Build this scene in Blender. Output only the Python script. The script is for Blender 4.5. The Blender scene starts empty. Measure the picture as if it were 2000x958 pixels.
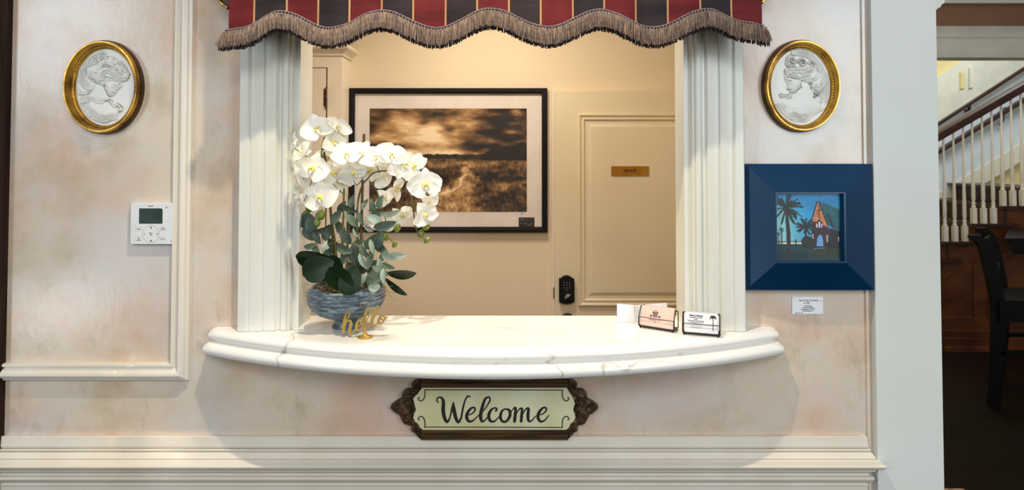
import bpy, bmesh, math, random
import numpy as np
from mathutils import Vector, Matrix
random.seed(7); rng = np.random.default_rng(7)
sc = bpy.context.scene
COL = sc.collection
PI = math.pi

# ------------------------------------------------------------------ camera
F, CX, CY, D, HC, PITCH = 1260.0, 1000.0, 267.0, 1.8, 1.6, math.radians(1.5)
cd = bpy.data.cameras.new('camera'); cam = bpy.data.objects.new('camera', cd); COL.objects.link(cam)
cam.location = (0, -D, HC); cam.rotation_euler = (PI/2+PITCH, 0, 0)
cd.sensor_width = 36; cd.lens = F/2000*36; cd.shift_y = -(479-CY)/2000; cd.clip_start = .05
cd.dof.use_dof = True; cd.dof.focus_distance = 1.78; cd.dof.aperture_fstop = 5.6
sc.camera = cam
sc.view_settings.view_transform = 'Standard'; sc.view_settings.look = 'None'
sc.view_settings.gamma = 1; sc.view_settings.exposure = 0.0; sc.view_settings.use_curve_mapping = False

def P(px, py, Y):                       # measured photo pixel -> point on the plane y = Y
    a = (px-CX)/F; b = -(py-CY)/F
    dy = math.cos(PITCH)-b*math.sin(PITCH); dz = math.sin(PITCH)+b*math.cos(PITCH)
    t = (Y+D)/dy
    return Vector((a*t, Y, HC+dz*t))
def PX(px, Y, py=400): return P(px, py, Y).x
def PZ(py, Y): return P(1000, py, Y).z
def SC(Y): return (Y+D)/F               # metres per pixel at depth Y

# ------------------------------------------------------------------ light
w = bpy.data.worlds.new('world'); sc.world = w; w.use_nodes = True
w.node_tree.nodes['Background'].inputs[0].default_value = (1.0, .90, .81, 1)
w.node_tree.nodes['Background'].inputs[1].default_value = .37
def area(name, loc, aim, sx, sy, power, color):
    l = bpy.data.lights.new(name, 'AREA'); l.shape = 'RECTANGLE'; l.size = sx; l.size_y = sy
    l.energy = power; l.color = color
    o = bpy.data.objects.new(name, l); COL.objects.link(o); o.location = loc
    o.rotation_euler = (Vector(aim)-Vector(loc)).to_track_quat('-Z', 'Y').to_euler(); return o
def spot(name, loc, aim, power, color, ang, rad, blend=.5):
    l = bpy.data.lights.new(name, 'SPOT'); l.energy = power; l.color = color; l.spot_size = math.radians(ang)
    l.spot_blend = blend; l.shadow_soft_size = rad
    o = bpy.data.objects.new(name, l); COL.objects.link(o); o.location = loc
    o.rotation_euler = (Vector(aim)-Vector(loc)).to_track_quat('-Z', 'Y').to_euler(); return o
WARM = (1, .85, .67)
area('window_light_left_inner', (-3.46, -3.6, 2.5), (-1.0, 0, 1.7), .22, 1.5, 19, (.74, .88, 1))
area('window_light_left_outer', (-4.0, -3.6, 2.7), (-1.2, 0, 1.8), .36, 1.3, 20, (.74, .88, 1))
area('window_light_low', (-3.75, -3.6, .28), (-1.25, 0, 1.15), .34, .26, 9, (.86, .94, 1))
area('window_light_right', (2.6, -3.6, 2.0), (1.1, 0, 1.6), 1.2, 1.8, 58, (.78, .91, 1))
area('window_light_centre', (.2, -4.5, 3.7), (0, 0, 1.5), 2.2, 1.2, 72, (.92, .95, 1))
spot('ceiling_spot_front', (-.20, -.75, 3.05), (-.16, -.55, 1.0), 125, (1, .86, .66), 88, .025, .75)
area('office_ceiling_light', (-.1, .75, 2.5), (-.1, .75, 0), .5, .3, 18, WARM)
spot('office_downlight', (.15, .75, 2.5), (-.1, .1, 1.1), 20, WARM, 110, .04, .5)
area('stair_daylight', (4.2, 3.2, 3.4), (3.6, 4.4, 1.6), .9, 1.2, 36, (.80, .90, 1))
area('stair_ceiling_light', (3.2, 2.95, 3.3), (3.4, 3.6, .9), .5, .5, 16, (1, .9, .74))
area('hall_lamp', (2.6, 1.0, 2.6), (2.7, 2.6, 2.2), .4, .4, 4, (1, .85, .65))

for k, (x_, z_, w_, h_) in enumerate(((-1.125, .772, .10, .088), (-.925, .772, .105, .088), (-1.054, 1.000, .085, .05))):   # sun through the window panes
    sb_ = area('sun_through_window', (x_-1.2, -3.4, z_+1.5), (x_, 0, z_), w_, h_, .012 if k < 2 else .006, (1, .88, .70)); sb_.data.spread = math.radians(2.0)

# ------------------------------------------------------------------ materials
def lin(c):
    return tuple((x/12.92 if x <= .04045 else ((x+.055)/1.055)**2.4) for x in c)
def rgb(r, g, b): return lin((r/255, g/255, b/255))+(1,)
def new_mat(name):
    m = bpy.data.materials.new(name); m.use_nodes = True
    return m, m.node_tree, m.node_tree.nodes['Principled BSDF']
def mat(name, c, rough=.5, metal=0, c2=None, nscale=8, bump=0, bscale=60, stretch=(1,1,1), spec=.5, sheen=0, coat=0, trans=0):
    m, nt, b = new_mat(name); L = nt.links.new
    b.inputs['Base Color'].default_value = c; b.inputs['Roughness'].default_value = rough
    b.inputs['Metallic'].default_value = metal; b.inputs['Specular IOR Level'].default_value = spec
    b.inputs['Sheen Weight'].default_value = sheen; b.inputs['Coat Weight'].default_value = coat
    geo = nt.nodes.new('ShaderNodeNewGeometry'); mp = nt.nodes.new('ShaderNodeMapping')
    mp.inputs['Scale'].default_value = stretch; L(geo.outputs['Position'], mp.inputs['Vector'])
    n = nt.nodes.new('ShaderNodeTexNoise'); n.inputs['Scale'].default_value = nscale; n.inputs['Detail'].default_value = 5
    L(mp.outputs[0], n.inputs['Vector'])
    mx = nt.nodes.new('ShaderNodeMix'); mx.data_type = 'RGBA'
    if c2 is None: c2 = tuple(x*.9 for x in c[:3])+(1,)
    mx.inputs[6].default_value = c; mx.inputs[7].default_value = c2
    r = nt.nodes.new('ShaderNodeMapRange'); r.inputs[1].default_value = .35; r.inputs[2].default_value = .65
    L(n.outputs['Fac'], r.inputs[0]); L(r.outputs[0], mx.inputs[0]); L(mx.outputs[2], b.inputs['Base Color'])
    if bump:
        n2 = nt.nodes.new('ShaderNodeTexNoise'); n2.inputs['Scale'].default_value = bscale; n2.inputs['Detail'].default_value = 4
        L(mp.outputs[0], n2.inputs['Vector'])
        bp = nt.nodes.new('ShaderNodeBump'); bp.inputs['Strength'].default_value = bump; bp.inputs['Distance'].default_value = .004
        L(n2.outputs['Fac'], bp.inputs['Height']); L(bp.outputs[0], b.inputs['Normal'])
    if trans:
        out = nt.nodes['Material Output']; t = nt.nodes.new('ShaderNodeBsdfTranslucent'); mxs = nt.nodes.new('ShaderNodeMixShader')
        L(mx.outputs[2], t.inputs['Color']); mxs.inputs[0].default_value = trans
        L(b.outputs[0], mxs.inputs[1]); L(t.outputs[0], mxs.inputs[2]); L(mxs.outputs[0], out.inputs[0])
    return m
def plaster():
    m, nt, b = new_mat('faux_plaster'); L = nt.links.new
    geo = nt.nodes.new('ShaderNodeNewGeometry')
    def noise(scale, detail, st=(1,1,1), off=0, rough=.5):
        mp = nt.nodes.new('ShaderNodeMapping'); mp.inputs['Scale'].default_value = st; mp.inputs['Location'].default_value = (off, 0, off)
        n = nt.nodes.new('ShaderNodeTexNoise'); n.inputs['Scale'].default_value = scale; n.inputs['Detail'].default_value = detail
        n.inputs['Roughness'].default_value = rough
        L(geo.outputs['Position'], mp.inputs[0]); L(mp.outputs[0], n.inputs['Vector']); return n
    def mixc(a, bcol, fac, lo, hi, amt=1):
        r = nt.nodes.new('ShaderNodeMapRange'); r.inputs[1].default_value = lo; r.inputs[2].default_value = hi; r.inputs[4].default_value = amt
        L(fac.outputs['Fac'], r.inputs[0])
        mx = nt.nodes.new('ShaderNodeMix'); mx.data_type = 'RGBA'; L(r.outputs[0], mx.inputs[0])
        if isinstance(a, tuple): mx.inputs[6].default_value = a
        else: L(a, mx.inputs[6])
        mx.inputs[7].default_value = bcol; return mx.outputs[2]
    c = mixc(rgb(212, 197, 177), rgb(208, 172, 148), noise(3.2, 6, off=3, rough=.62), .46, .66, .9)
    c = mixc(c, rgb(186, 166, 132), noise(4.2, 6, off=9, rough=.62), .50, .68, .85)
    c = mixc(c, rgb(205, 203, 202), noise(2.6, 5, off=15), .48, .64, .7)
    c = mixc(c, rgb(160, 140, 116), noise(9, 9, (1, 1, .45), off=21, rough=.72), .56, .76, .75)
    L(c, b.inputs['Base Color']); b.inputs['Roughness'].default_value = .19; b.inputs['Specular IOR Level'].default_value = .5
    n = noise(42, 8, (1, 1, .6), rough=.65); bp = nt.nodes.new('ShaderNodeBump'); bp.inputs['Strength'].default_value = .11
    bp.inputs['Distance'].default_value = .004; L(n.outputs['Fac'], bp.inputs['Height']); L(bp.outputs[0], b.inputs['Normal'])
    return m
def marble():
    m, nt, b = new_mat('veined_marble'); L = nt.links.new
    geo = nt.nodes.new('ShaderNodeNewGeometry')
    n = nt.nodes.new('ShaderNodeTexNoise'); n.inputs['Scale'].default_value = 1.7; n.inputs['Detail'].default_value = 6; n.inputs['Roughness'].default_value = .42
    L(geo.outputs['Position'], n.inputs['Vector'])
    sb = nt.nodes.new('ShaderNodeMath'); sb.operation = 'SUBTRACT'; sb.inputs[1].default_value = .5
    L(n.outputs['Fac'], sb.inputs[0])
    ab = nt.nodes.new('ShaderNodeMath'); ab.operation = 'ABSOLUTE'; L(sb.outputs[0], ab.inputs[0])
    r = nt.nodes.new('ShaderNodeMapRange'); r.inputs[1].default_value = 0; r.inputs[2].default_value = .0035
    r.inputs[3].default_value = 1; r.inputs[4].default_value = 0; L(ab.outputs[0], r.inputs[0])
    n2 = nt.nodes.new('ShaderNodeTexNoise'); n2.inputs['Scale'].default_value = 3.1; n2.inputs['Detail'].default_value = 3
    L(geo.outputs['Position'], n2.inputs['Vector'])
    r2 = nt.nodes.new('ShaderNodeMapRange'); r2.inputs[1].default_value = .46; r2.inputs[2].default_value = .66; r2.inputs[4].default_value = .8
    L(n2.outputs['Fac'], r2.inputs[0])
    ml = nt.nodes.new('ShaderNodeMath'); ml.operation = 'MULTIPLY'; L(r.outputs[0], ml.inputs[0]); L(r2.outputs[0], ml.inputs[1])
    mx = nt.nodes.new('ShaderNodeMix'); mx.data_type = 'RGBA'; mx.inputs[6].default_value = rgb(238, 236, 230); mx.inputs[7].default_value = rgb(150, 140, 128)
    L(ml.outputs[0], mx.inputs[0]); L(mx.outputs[2], b.inputs['Base Color']); b.inputs['Roughness'].default_value = .16
    return m
def vcol_mat(name, rough=.5):
    m, nt, b = new_mat(name); a = nt.nodes.new('ShaderNodeVertexColor'); a.layer_name = 'Col'
    nt.links.new(a.outputs['Color'], b.inputs['Base Color']); b.inputs['Roughness'].default_value = rough; return m
def glass_mat(name, gloss=.035, rough=.03, tint=(1,1,1,1)):
    m, nt, b = new_mat(name); L = nt.links.new; out = nt.nodes['Material Output']
    t = nt.nodes.new('ShaderNodeBsdfTransparent'); t.inputs[0].default_value = tint
    g = nt.nodes.new('ShaderNodeBsdfGlossy'); g.inputs['Roughness'].default_value = rough
    mx = nt.nodes.new('ShaderNodeMixShader'); mx.inputs[0].default_value = gloss; L(t.outputs[0], mx.inputs[1]); L(g.outputs[0], mx.inputs[2])
    L(mx.outputs[0], out.inputs[0]); nt.nodes.remove(b); return m
def glaze():
    m, nt, b = new_mat('blue_glaze'); L = nt.links.new
    geo = nt.nodes.new('ShaderNodeNewGeometry'); mp = nt.nodes.new('ShaderNodeMapping'); mp.inputs['Scale'].default_value = (1, 1, 5)
    L(geo.outputs['Position'], mp.inputs[0])
    n = nt.nodes.new('ShaderNodeTexNoise'); n.inputs['Scale'].default_value = 26; n.inputs['Detail'].default_value = 9; n.inputs['Roughness'].default_value = .72
    L(mp.outputs[0], n.inputs['Vector'])
    cr = nt.nodes.new('ShaderNodeValToRGB'); e = cr.color_ramp.elements
    e[0].position = .34; e[0].color = rgb(44, 56, 66); e[1].position = .70; e[1].color = rgb(166, 174, 172)
    x = e.new(.5); x.color = rgb(88, 106, 118)
    L(n.outputs['Fac'], cr.inputs[0]); L(cr.outputs[0], b.inputs['Base Color']); b.inputs['Roughness'].default_value = .22
    bp = nt.nodes.new('ShaderNodeBump'); bp.inputs['Strength'].default_value = .3; bp.inputs['Distance'].default_value = .002
    L(n.outputs['Fac'], bp.inputs['Height']); L(bp.outputs[0], b.inputs['Normal']); return m

M = {}
M['plaster'] = plaster(); M['marble'] = marble(); M['glaze'] = glaze()
M['trim'] = mat('cream_trim_paint', rgb(224, 217, 204), .34, c2=rgb(216, 208, 192), nscale=5, bump=.06, bscale=90, stretch=(1,1,.3))
M['casing'] = mat('white_casing_paint', rgb(222, 222, 214), .36, c2=rgb(212, 211, 198), nscale=6, bump=.05, bscale=90, stretch=(1,1,.2))
M['column'] = mat('flat_white_paint', rgb(214, 218, 213), .6, c2=rgb(208, 211, 203), nscale=2)
M['office_wall'] = mat('warm_cream_wall', rgb(232, 217, 190), .7, c2=rgb(228, 212, 184), nscale=3)
M['office_door'] = mat('cream_door_paint', rgb(226, 214, 186), .45, c2=rgb(222, 209, 180), nscale=4)
M['cabinet'] = mat('cabinet_cream_paint', rgb(240, 230, 212), .45, c2=rgb(236, 225, 206), nscale=4)
M['black'] = mat('black_frame_paint', rgb(14, 12, 12), .5, spec=.25)
M['blackmetal'] = mat('dark_metal', rgb(28, 22, 20), .4, .5)
M['matboard'] = mat('white_mat_board', rgb(236, 228, 222), .8)
M['gold'] = mat('aged_gilt', rgb(206, 160, 68), .30, .75, c2=rgb(112, 76, 24), nscale=16, bump=.25, bscale=70)
M['darkgilt'] = mat('darkened_gilt', rgb(92, 62, 24), .35, .6, c2=rgb(48, 32, 14), nscale=16)
M['brass'] = mat('engraved_brass', rgb(176, 130, 40), .38, .55, c2=rgb(160, 112, 30), nscale=20)
M['brightgold'] = mat('polished_gold', rgb(188, 158, 82), .36, .35, c2=rgb(166, 132, 60), nscale=30)
M['relief'] = mat('ivory_plaster_relief', rgb(226, 228, 222), .42, c2=rgb(218, 219, 210), nscale=18)
M['bronze'] = mat('dark_bronze_carving', rgb(108, 82, 58), .38, .3, c2=rgb(52, 36, 24), nscale=60, bump=.4, bscale=200)
M['bar'] = mat('dark_streaked_wood', rgb(92, 66, 36), .40, .1, c2=rgb(38, 25, 14), nscale=30, stretch=(.2,1,4))
M['sign'] = mat('cream_sign_board', rgb(222, 220, 186), .5, c2=rgb(204, 196, 146), nscale=7)
M['ink'] = mat('black_ink', rgb(26, 22, 18), .6)
M['faintink'] = mat('faded_grey_ink', rgb(120, 116, 118), .7)
M['brownink'] = mat('brown_ink', rgb(70, 28, 10), .6)
M['red'] = mat('burgundy_silk', rgb(104, 32, 34), .6, c2=rgb(84, 24, 27), nscale=9, bump=.25, bscale=26, stretch=(.5,1,3), spec=.12)
M['dark'] = mat('charcoal_silk', rgb(50, 40, 42), .6, c2=rgb(36, 29, 31), nscale=9, bump=.25, bscale=26, stretch=(.5,1,3), spec=.12)
M['stripe'] = mat('gold_silk', rgb(176, 132, 78), .5, c2=rgb(160, 116, 64))
M['fringe'] = mat('tan_fringe', rgb(140, 114, 94), .6, c2=rgb(70, 56, 50), nscale=220, stretch=(1,1,.12), sheen=.3)
M['fringedark'] = mat('dark_fringe', rgb(58, 44, 46), .8)
M['cord'] = mat('mauve_cord', rgb(150, 134, 134), .6, c2=rgb(110, 94, 98), nscale=200)
M['pelmet'] = mat('dark_walnut', rgb(70, 44, 24), .4, c2=rgb(40, 22, 12), nscale=14, stretch=(1,1,4))
M['darkwood'] = mat('dark_brown_wood', rgb(52, 34, 26), .8, c2=rgb(36, 22, 16), nscale=12, stretch=(3,3,.3), spec=.15)
M['plastic'] = mat('white_plastic', rgb(226, 229, 228), .35)
M['lcd'] = mat('green_lcd', rgb(40, 66, 56), .25, c2=rgb(28, 48, 42), nscale=40)
M['lcddark'] = mat('lcd_segment', rgb(20, 34, 30), .4)
M['petal'] = mat('white_petal', rgb(253, 252, 246), .5, c2=rgb(251, 248, 232), nscale=12, trans=.25)
M['yellow'] = mat('yellow_throat', rgb(242, 226, 60), .5, c2=rgb(236, 206, 60), nscale=60)
M['marking'] = mat('plum_marking', rgb(110, 60, 40), .5)
M['bud'] = mat('green_bud', rgb(134, 146, 58), .4, c2=rgb(104, 118, 38), nscale=60)
M['stem'] = mat('olive_stem', rgb(104, 108, 48), .45, c2=rgb(84, 80, 38), nscale=40)
M['cane'] = mat('brown_cane', rgb(104, 84, 52), .6, c2=rgb(74, 60, 34), nscale=50, stretch=(1,1,.3))
M['sage'] = mat('sage_leaf', rgb(126, 144, 118), .6, c2=rgb(88, 108, 86), nscale=22, trans=.15)
M['palesage'] = mat('pale_sage_leaf', rgb(182, 196, 178), .6, c2=rgb(152, 170, 150), nscale=22, trans=.15)
M['bluesage'] = mat('blue_sage_leaf', rgb(78, 96, 80), .6, c2=rgb(56, 74, 60), nscale=22)
M['deepleaf'] = mat('deep_green_leaf', rgb(24, 46, 20), .38, c2=rgb(14, 28, 12), nscale=10, spec=.22)
M['soil'] = mat('dark_moss', rgb(60, 44, 30), .9, c2=rgb(34, 24, 16), nscale=60, bump=.6, bscale=120)
M['fibre'] = mat('dry_fibre', rgb(150, 130, 88), .7, c2=rgb(94, 74, 46), nscale=60)
M['navy'] = mat('navy_lacquer', rgb(3, 52, 86), .28, c2=rgb(2, 43, 74), nscale=3, spec=.35)
M['card'] = mat('white_card', rgb(238, 238, 240), .6)
M['pinkcard'] = mat('blush_card', rgb(236, 200, 184), .6, c2=rgb(232, 194, 178))
M['blackcard'] = mat('black_card', rgb(18, 14, 14), .5)
M['glass'] = glass_mat('picture_glass'); M['acrylic'] = glass_mat('clear_panel', rough=.08)
M['print'] = vcol_mat('sepia_print', .55); M['painting'] = vcol_mat('canvas_paint', .45)
M['reliefcol'] = vcol_mat('antiqued_ivory_relief', .45)
M['hallfloor'] = mat('dark_floor_boards', rgb(32, 19, 11), .6, c2=rgb(20, 12, 7), nscale=6, stretch=(.3,3,1), spec=.12)
M['wainscot'] = mat('warm_brown_panelling', rgb(118, 62, 26), .45, c2=rgb(84, 40, 15), nscale=5, stretch=(1,1,2))
M['stairdark'] = mat('dark_stair_wood', rgb(62, 30, 18), .35, c2=rgb(42, 20, 12), nscale=8)
M['riser'] = mat('dark_riser', rgb(70, 44, 34), .5)
M['baluster'] = mat('baluster_white', rgb(226, 216, 200), .45)
M['hallwall'] = mat('pale_blue_wall', rgb(214, 222, 226), .7)
M['hallcream'] = mat('cream_panel_paint', rgb(226, 224, 204), .6)
M['hallyellow'] = mat('yellow_wall', rgb(232, 214, 150), .7)
M['hallbrown'] = mat('brown_wall', rgb(122, 88, 66), .7, c2=rgb(112, 78, 58), nscale=3)
M['halltrim'] = mat('grey_white_trim', rgb(200, 196, 188), .5)
M['rug'] = mat('red_patterned_rug', rgb(150, 70, 54), .9, c2=rgb(206, 176, 150), nscale=30)
M['ebony'] = mat('black_lacquered_wood', rgb(10, 8, 9), .45, spec=.2)
M['screen_grey'] = mat('grey_keypad_marks', rgb(130, 132, 134), .4)

# ------------------------------------------------------------------ mesh helpers
class MB:
    def __init__(s): s.v = []; s.f = []; s.m = []
    def add(s, vs, fs, mi=0):
        n = len(s.v); s.v += [tuple(p) for p in vs]
        for f in fs: s.f.append(tuple(i+n for i in f)); s.m.append(mi)
        return s
    def box(s, a, b, mi=0):
        x0, y0, z0 = a; x1, y1, z1 = b
        return s.add([(x0,y0,z0),(x1,y0,z0),(x1,y1,z0),(x0,y1,z0),(x0,y0,z1),(x1,y0,z1),(x1,y1,z1),(x0,y1,z1)],
                     [(0,3,2,1),(4,5,6,7),(0,1,5,4),(1,2,6,5),(2,3,7,6),(3,0,4,7)], mi)
    def loft(s, secs, closed=True, caps=True, mi=0, loop=False):
        n = len(secs[0]); vs = [p for q in secs for p in q]; fs = []; k = len(secs)
        for i in range(k if loop else k-1):
            a = i*n; b = ((i+1) % k)*n
            for j in range(n if closed else n-1):
                j2 = (j+1) % n; fs.append((a+j, a+j2, b+j2, b+j))
        if caps and not loop and closed:
            fs.append(tuple(range(n-1, -1, -1))); fs.append(tuple((k-1)*n+i for i in range(n)))
        return s.add(vs, fs, mi)
    def tube(s, pts, r, n=6, mi=0, caps=True):
        pts = [Vector(p) for p in pts]; secs = []
        up = Vector((0, 1, .13)).normalized()
        for i, p in enumerate(pts):
            t = (pts[min(i+1, len(pts)-1)]-pts[max(i-1, 0)])
            if t.length < 1e-9: t = Vector((0,0,1))
            t.normalize(); a = t.cross(up)
            if a.length < .05: a = t.cross(Vector((1, 0, 0)))
            a.normalize(); b = t.cross(a); rr = r[i] if hasattr(r, '__len__') else r
            secs.append([p+a*math.cos(2*PI*k/n)*rr+b*math.sin(2*PI*k/n)*rr for k in range(n)])
        return s.loft(secs, True, caps, mi)
    def lathe(s, prof, c=(0,0,0), n=24, mi=0):
        secs = [[(c[0]+r*math.cos(2*PI*k/n), c[1]+r*math.sin(2*PI*k/n), c[2]+z) for k in range(n)] for r, z in prof]
        return s.loft(secs, True, True, mi)
    def prism(s, poly, y0, y1, mi=0):            # poly in x,z ; extruded along y
        n = len(poly)
        vs = [(x, y0, z) for x, z in poly]+[(x, y1, z) for x, z in poly]
        fs = [(i, (i+1) % n, n+(i+1) % n, n+i) for i in range(n)]+[tuple(range(n-1, -1, -1)), tuple(range(n, 2*n))]
        return s.add(vs, fs, mi)
    def bbox(s):
        a = np.array(s.v); return a.min(0), a.max(0)

ORI = {}
def finish(me, smooth, recalc=True):
    if recalc:
        bm = bmesh.new(); bm.from_mesh(me); bmesh.ops.recalc_face_normals(bm, faces=bm.faces); bm.to_mesh(me); bm.free()
    if smooth:
        me.polygons.foreach_set('use_smooth', [True]*len(me.polygons)); me.set_sharp_from_angle(angle=math.radians(smooth))
def build(name, mb, m, parent=None, smooth=30, origin=None, recalc=True, stuff=False, label=None):
    lo, hi = mb.bbox(); c = Vector(((lo[0]+hi[0])/2, (lo[1]+hi[1])/2, lo[2])) if origin is None else Vector(origin)
    me = bpy.data.meshes.new(name)
    me.from_pydata([(x-c.x, y-c.y, z-c.z) for x, y, z in mb.v], [], mb.f)
    ms = m if isinstance(m, (list, tuple)) else [m]
    for q in ms: me.materials.append(M[q] if isinstance(q, str) else q)
    if len(ms) > 1: me.polygons.foreach_set('material_index', mb.m)
    finish(me, smooth, recalc)
    o = bpy.data.objects.new(name, me); COL.objects.link(o); ORI[o.name] = c
    if parent is not None: o.parent = parent; o.location = c-ORI[parent.name]
    else: o.location = c
    if stuff: o['kind'] = 'stuff'
    if label: o['label'] = label
    return o
def tag(o, label, cat, group=None):
    o['label'] = label; o['category'] = cat
    if group: o['group'] = group
    return o
def thing(name, label, cat, loc, group=None, rotz=0, local=False):
    o = bpy.data.objects.new(name, None); COL.objects.link(o); o.location = loc; o.rotation_euler = (0, 0, rotz)
    o.empty_display_size = .05; ORI[o.name] = Vector((0,0,0)) if local else Vector(loc)
    return tag(o, label, cat, group)
def struct(o): o['kind'] = 'structure'; return o
def boxo(name, a, b, m, parent=None, **k): return build(name, MB().box(a, b), m, parent, **k)
def catmull(pts, n=8, closed=False):
    pts = [np.array(p, float) for p in pts]; k = len(pts); out = []
    rngi = range(k if closed else k-1)
    for i in rngi:
        if closed: p0, p1, p2, p3 = pts[i-1], pts[i], pts[(i+1) % k], pts[(i+2) % k]
        else: p0, p1, p2, p3 = pts[max(i-1, 0)], pts[i], pts[i+1], pts[min(i+2, k-1)]
        for j in range(n):
            t = j/n
            out.append(.5*((2*p1)+(-p0+p2)*t+(2*p0-5*p1+4*p2-p3)*t*t+(-p0+3*p1-3*p2+p3)*t**3))
    if not closed: out.append(pts[-1])
    return out
RC = [0]
def ribbon(mb, pts, fmap, wscale, y0, y1, n=7, mi=0, closed=False):
    """pen stroke: pts (u,v,width) ; fmap(u,v)->(x,z) ; solid between y0 (front) and y1 (back)"""
    q = catmull(pts, n, closed); c = [np.array(fmap(a[0], a[1])) for a in q]; wd = [max(a[2], .5)*wscale/2 for a in q]
    L = len(c); secs = []; RC[0] += 1; y0_ = y0-(RC[0] % 11)*.00006
    for i in range(L):
        y0 = y0_-.00012*i/L
        if closed: t = c[(i+1) % L]-c[i-1]
        else: t = c[min(i+1, L-1)]-c[max(i-1, 0)]
        t = t/(np.linalg.norm(t)+1e-9); nn = np.array([-t[1], t[0]])
        a = c[i]+nn*wd[i]; b = c[i]-nn*wd[i]
        secs.append([(a[0], y0, a[1]), (b[0], y0, b[1]), (b[0], y1, b[1]), (a[0], y1, a[1])])
    mb.loft(secs, mi=mi, loop=closed)
    if not closed:
        for i in (0, L-1):
            mb.prism([(c[i][0]+wd[i]*math.cos(2*PI*k/10), c[i][1]+wd[i]*math.sin(2*PI*k/10)) for k in range(10)], y0_-.00012*i/L-.00003, y1-.00002, mi)
def text_mb(mb, s, x, z, size, y, yb=None, align='CENTER', mi=0, shear=0, bold=0, sx=1, fmap=None, res=2):
    cu = bpy.data.curves.new('text', 'FONT'); cu.body = s; cu.size = size; cu.align_x = align; cu.align_y = 'CENTER'
    cu.shear = shear; cu.offset = bold; cu.resolution_u = res
    o = bpy.data.objects.new('text', cu); COL.objects.link(o)
    dg = bpy.context.evaluated_depsgraph_get(); me = o.evaluated_get(dg).to_mesh()
    vs = [(x+v.co.x*sx, y, z+v.co.y) for v in me.vertices]
    if fmap: vs = [fmap(v) for v in vs]
    mb.add(vs, [tuple(p.vertices) for p in me.polygons], mi)
    o.to_mesh_clear(); bpy.data.objects.remove(o); bpy.data.curves.remove(cu)

# -------- numpy 2d tools (relief carving and flat prints)
def inside(X, Z, poly):
    r = np.zeros(X.shape, bool); n = len(poly)
    for i in range(n):
        x1, z1 = poly[i]; x2, z2 = poly[(i+1) % n]
        if z1 == z2: continue
        c = ((z1 > Z) != (z2 > Z)) & (X < (x2-x1)*(Z-z1)/(z2-z1)+x1); r ^= c
    return r
def segdist(X, Z, pts, closed=False):
    d = np.full(X.shape, 1e9); n = len(pts)
    for i in range(n if closed else n-1):
        x1, z1 = pts[i][:2]; x2, z2 = pts[(i+1) % n][:2]; dx, dz = x2-x1, z2-z1; L = dx*dx+dz*dz+1e-12
        t = np.clip(((X-x1)*dx+(Z-z1)*dz)/L, 0, 1); d = np.minimum(d, np.hypot(X-x1-t*dx, Z-z1-t*dz))
    return d
def vnoise(X, Z, s, seed=0, octv=4):
    out = np.zeros(X.shape); amp = 1; tot = 0
    for o in range(octv):
        g = np.random.default_rng(seed+o*17).random((256, 256)); x = X*s; z = Z*s
        xi = np.floor(x).astype(int); zi = np.floor(z).astype(int); fx = x-xi; fz = z-zi
        fx = fx*fx*(3-2*fx); fz = fz*fz*(3-2*fz)
        a = g[xi % 256, zi % 256]; b = g[(xi+1) % 256, zi % 256]; c = g[xi % 256, (zi+1) % 256]; d = g[(xi+1) % 256, (zi+1) % 256]
        out += amp*((a*(1-fx)+b*fx)*(1-fz)+(c*(1-fx)+d*fx)*fz); tot += amp; amp *= .5; s *= 2
    return out/tot
def spiral(cx, cy, r, turns=1.6, a0=0, sgn=1, n=26):
    return [(cx+sgn*r*(1-.85*i/n)*math.cos(a0+turns*2*PI*i/n), cy+r*(1-.85*i/n)*math.sin(a0+turns*2*PI*i/n)) for i in range(n+1)]

# ================================================================== SETTING
ZT = 2.9
OXL, OXR = -.585, .4747                       # opening between the jambs
xa = P(9, 300, -.02).x
ZC = 1.12                                      # counter top
mb = MB()
mb.box((-3, 0, 0), (-.60, .07, ZT)); mb.box((.49, 0, 0), (1.10, .07, ZT)); mb.box((-.60, 0, 0), (.49, .07, 1.05)); mb.box((-.60, 0, 2.12), (.49, .07, ZT))
struct(build('wall_front', mb, 'plaster', smooth=0))
struct(boxo('floor', (-4, -5, -.1), (6, 5, 0), 'hallfloor'))
# jamb liner
for nm, a, b in (('door_jamb', OXL-.014, OXL), ('door_jamb', OXR, OXR+.014)):
    pass
mb = MB(); mb.box((OXL-.0145, -.02, ZC), (OXL, .085, 2.1)); struct(build('trim_1', mb, 'casing', smooth=0))
mb = MB(); mb.box((OXR, -.02, ZC), (OXR+.0145, .075, 2.1)); struct(build('trim_2', mb, 'casing', smooth=0))
mb = MB(); mb.box((OXL, -.02, 2.085), (OXR, .08, 2.119)); struct(build('trim_3', mb, 'casing', smooth=0))
# fluted casings
PROF = [(472,0),(472,.050),(474,.053),(489,.053),(491,.050),(493,.046),(495,.049),(516,.051),(518,.050),(520,.044),(522,.046),(540,.047),(542,.046),
        (545,.036),(550,.037),(553,.042),(556,.045),(561,.045),(564,.042),(565.5,.035),(568,.036),(570,.034),(571.5,.026),(573,.022),(573,0)]
def casing(n, mirror):
    secs = []
    for z in (ZC+.001, 2.105):
        row = []
        for px, h in PROF:
            u = (px-573)*.001393
            x = OXL-.0145+u if not mirror else OXR+.0145-u
            row.append((x, -h, z))
        secs.append(row)
    return struct(build('trim_%d' % n, MB().loft(secs), 'casing', smooth=25))
casing(4, False); casing(5, True)
secs = [[(x, -h, 2.106+(573-px)*.001393) for px, h in PROF] for x in (OXL-.155, OXR+.155)]
struct(build('trim_6', MB().loft(secs), 'casing', smooth=25))
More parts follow.
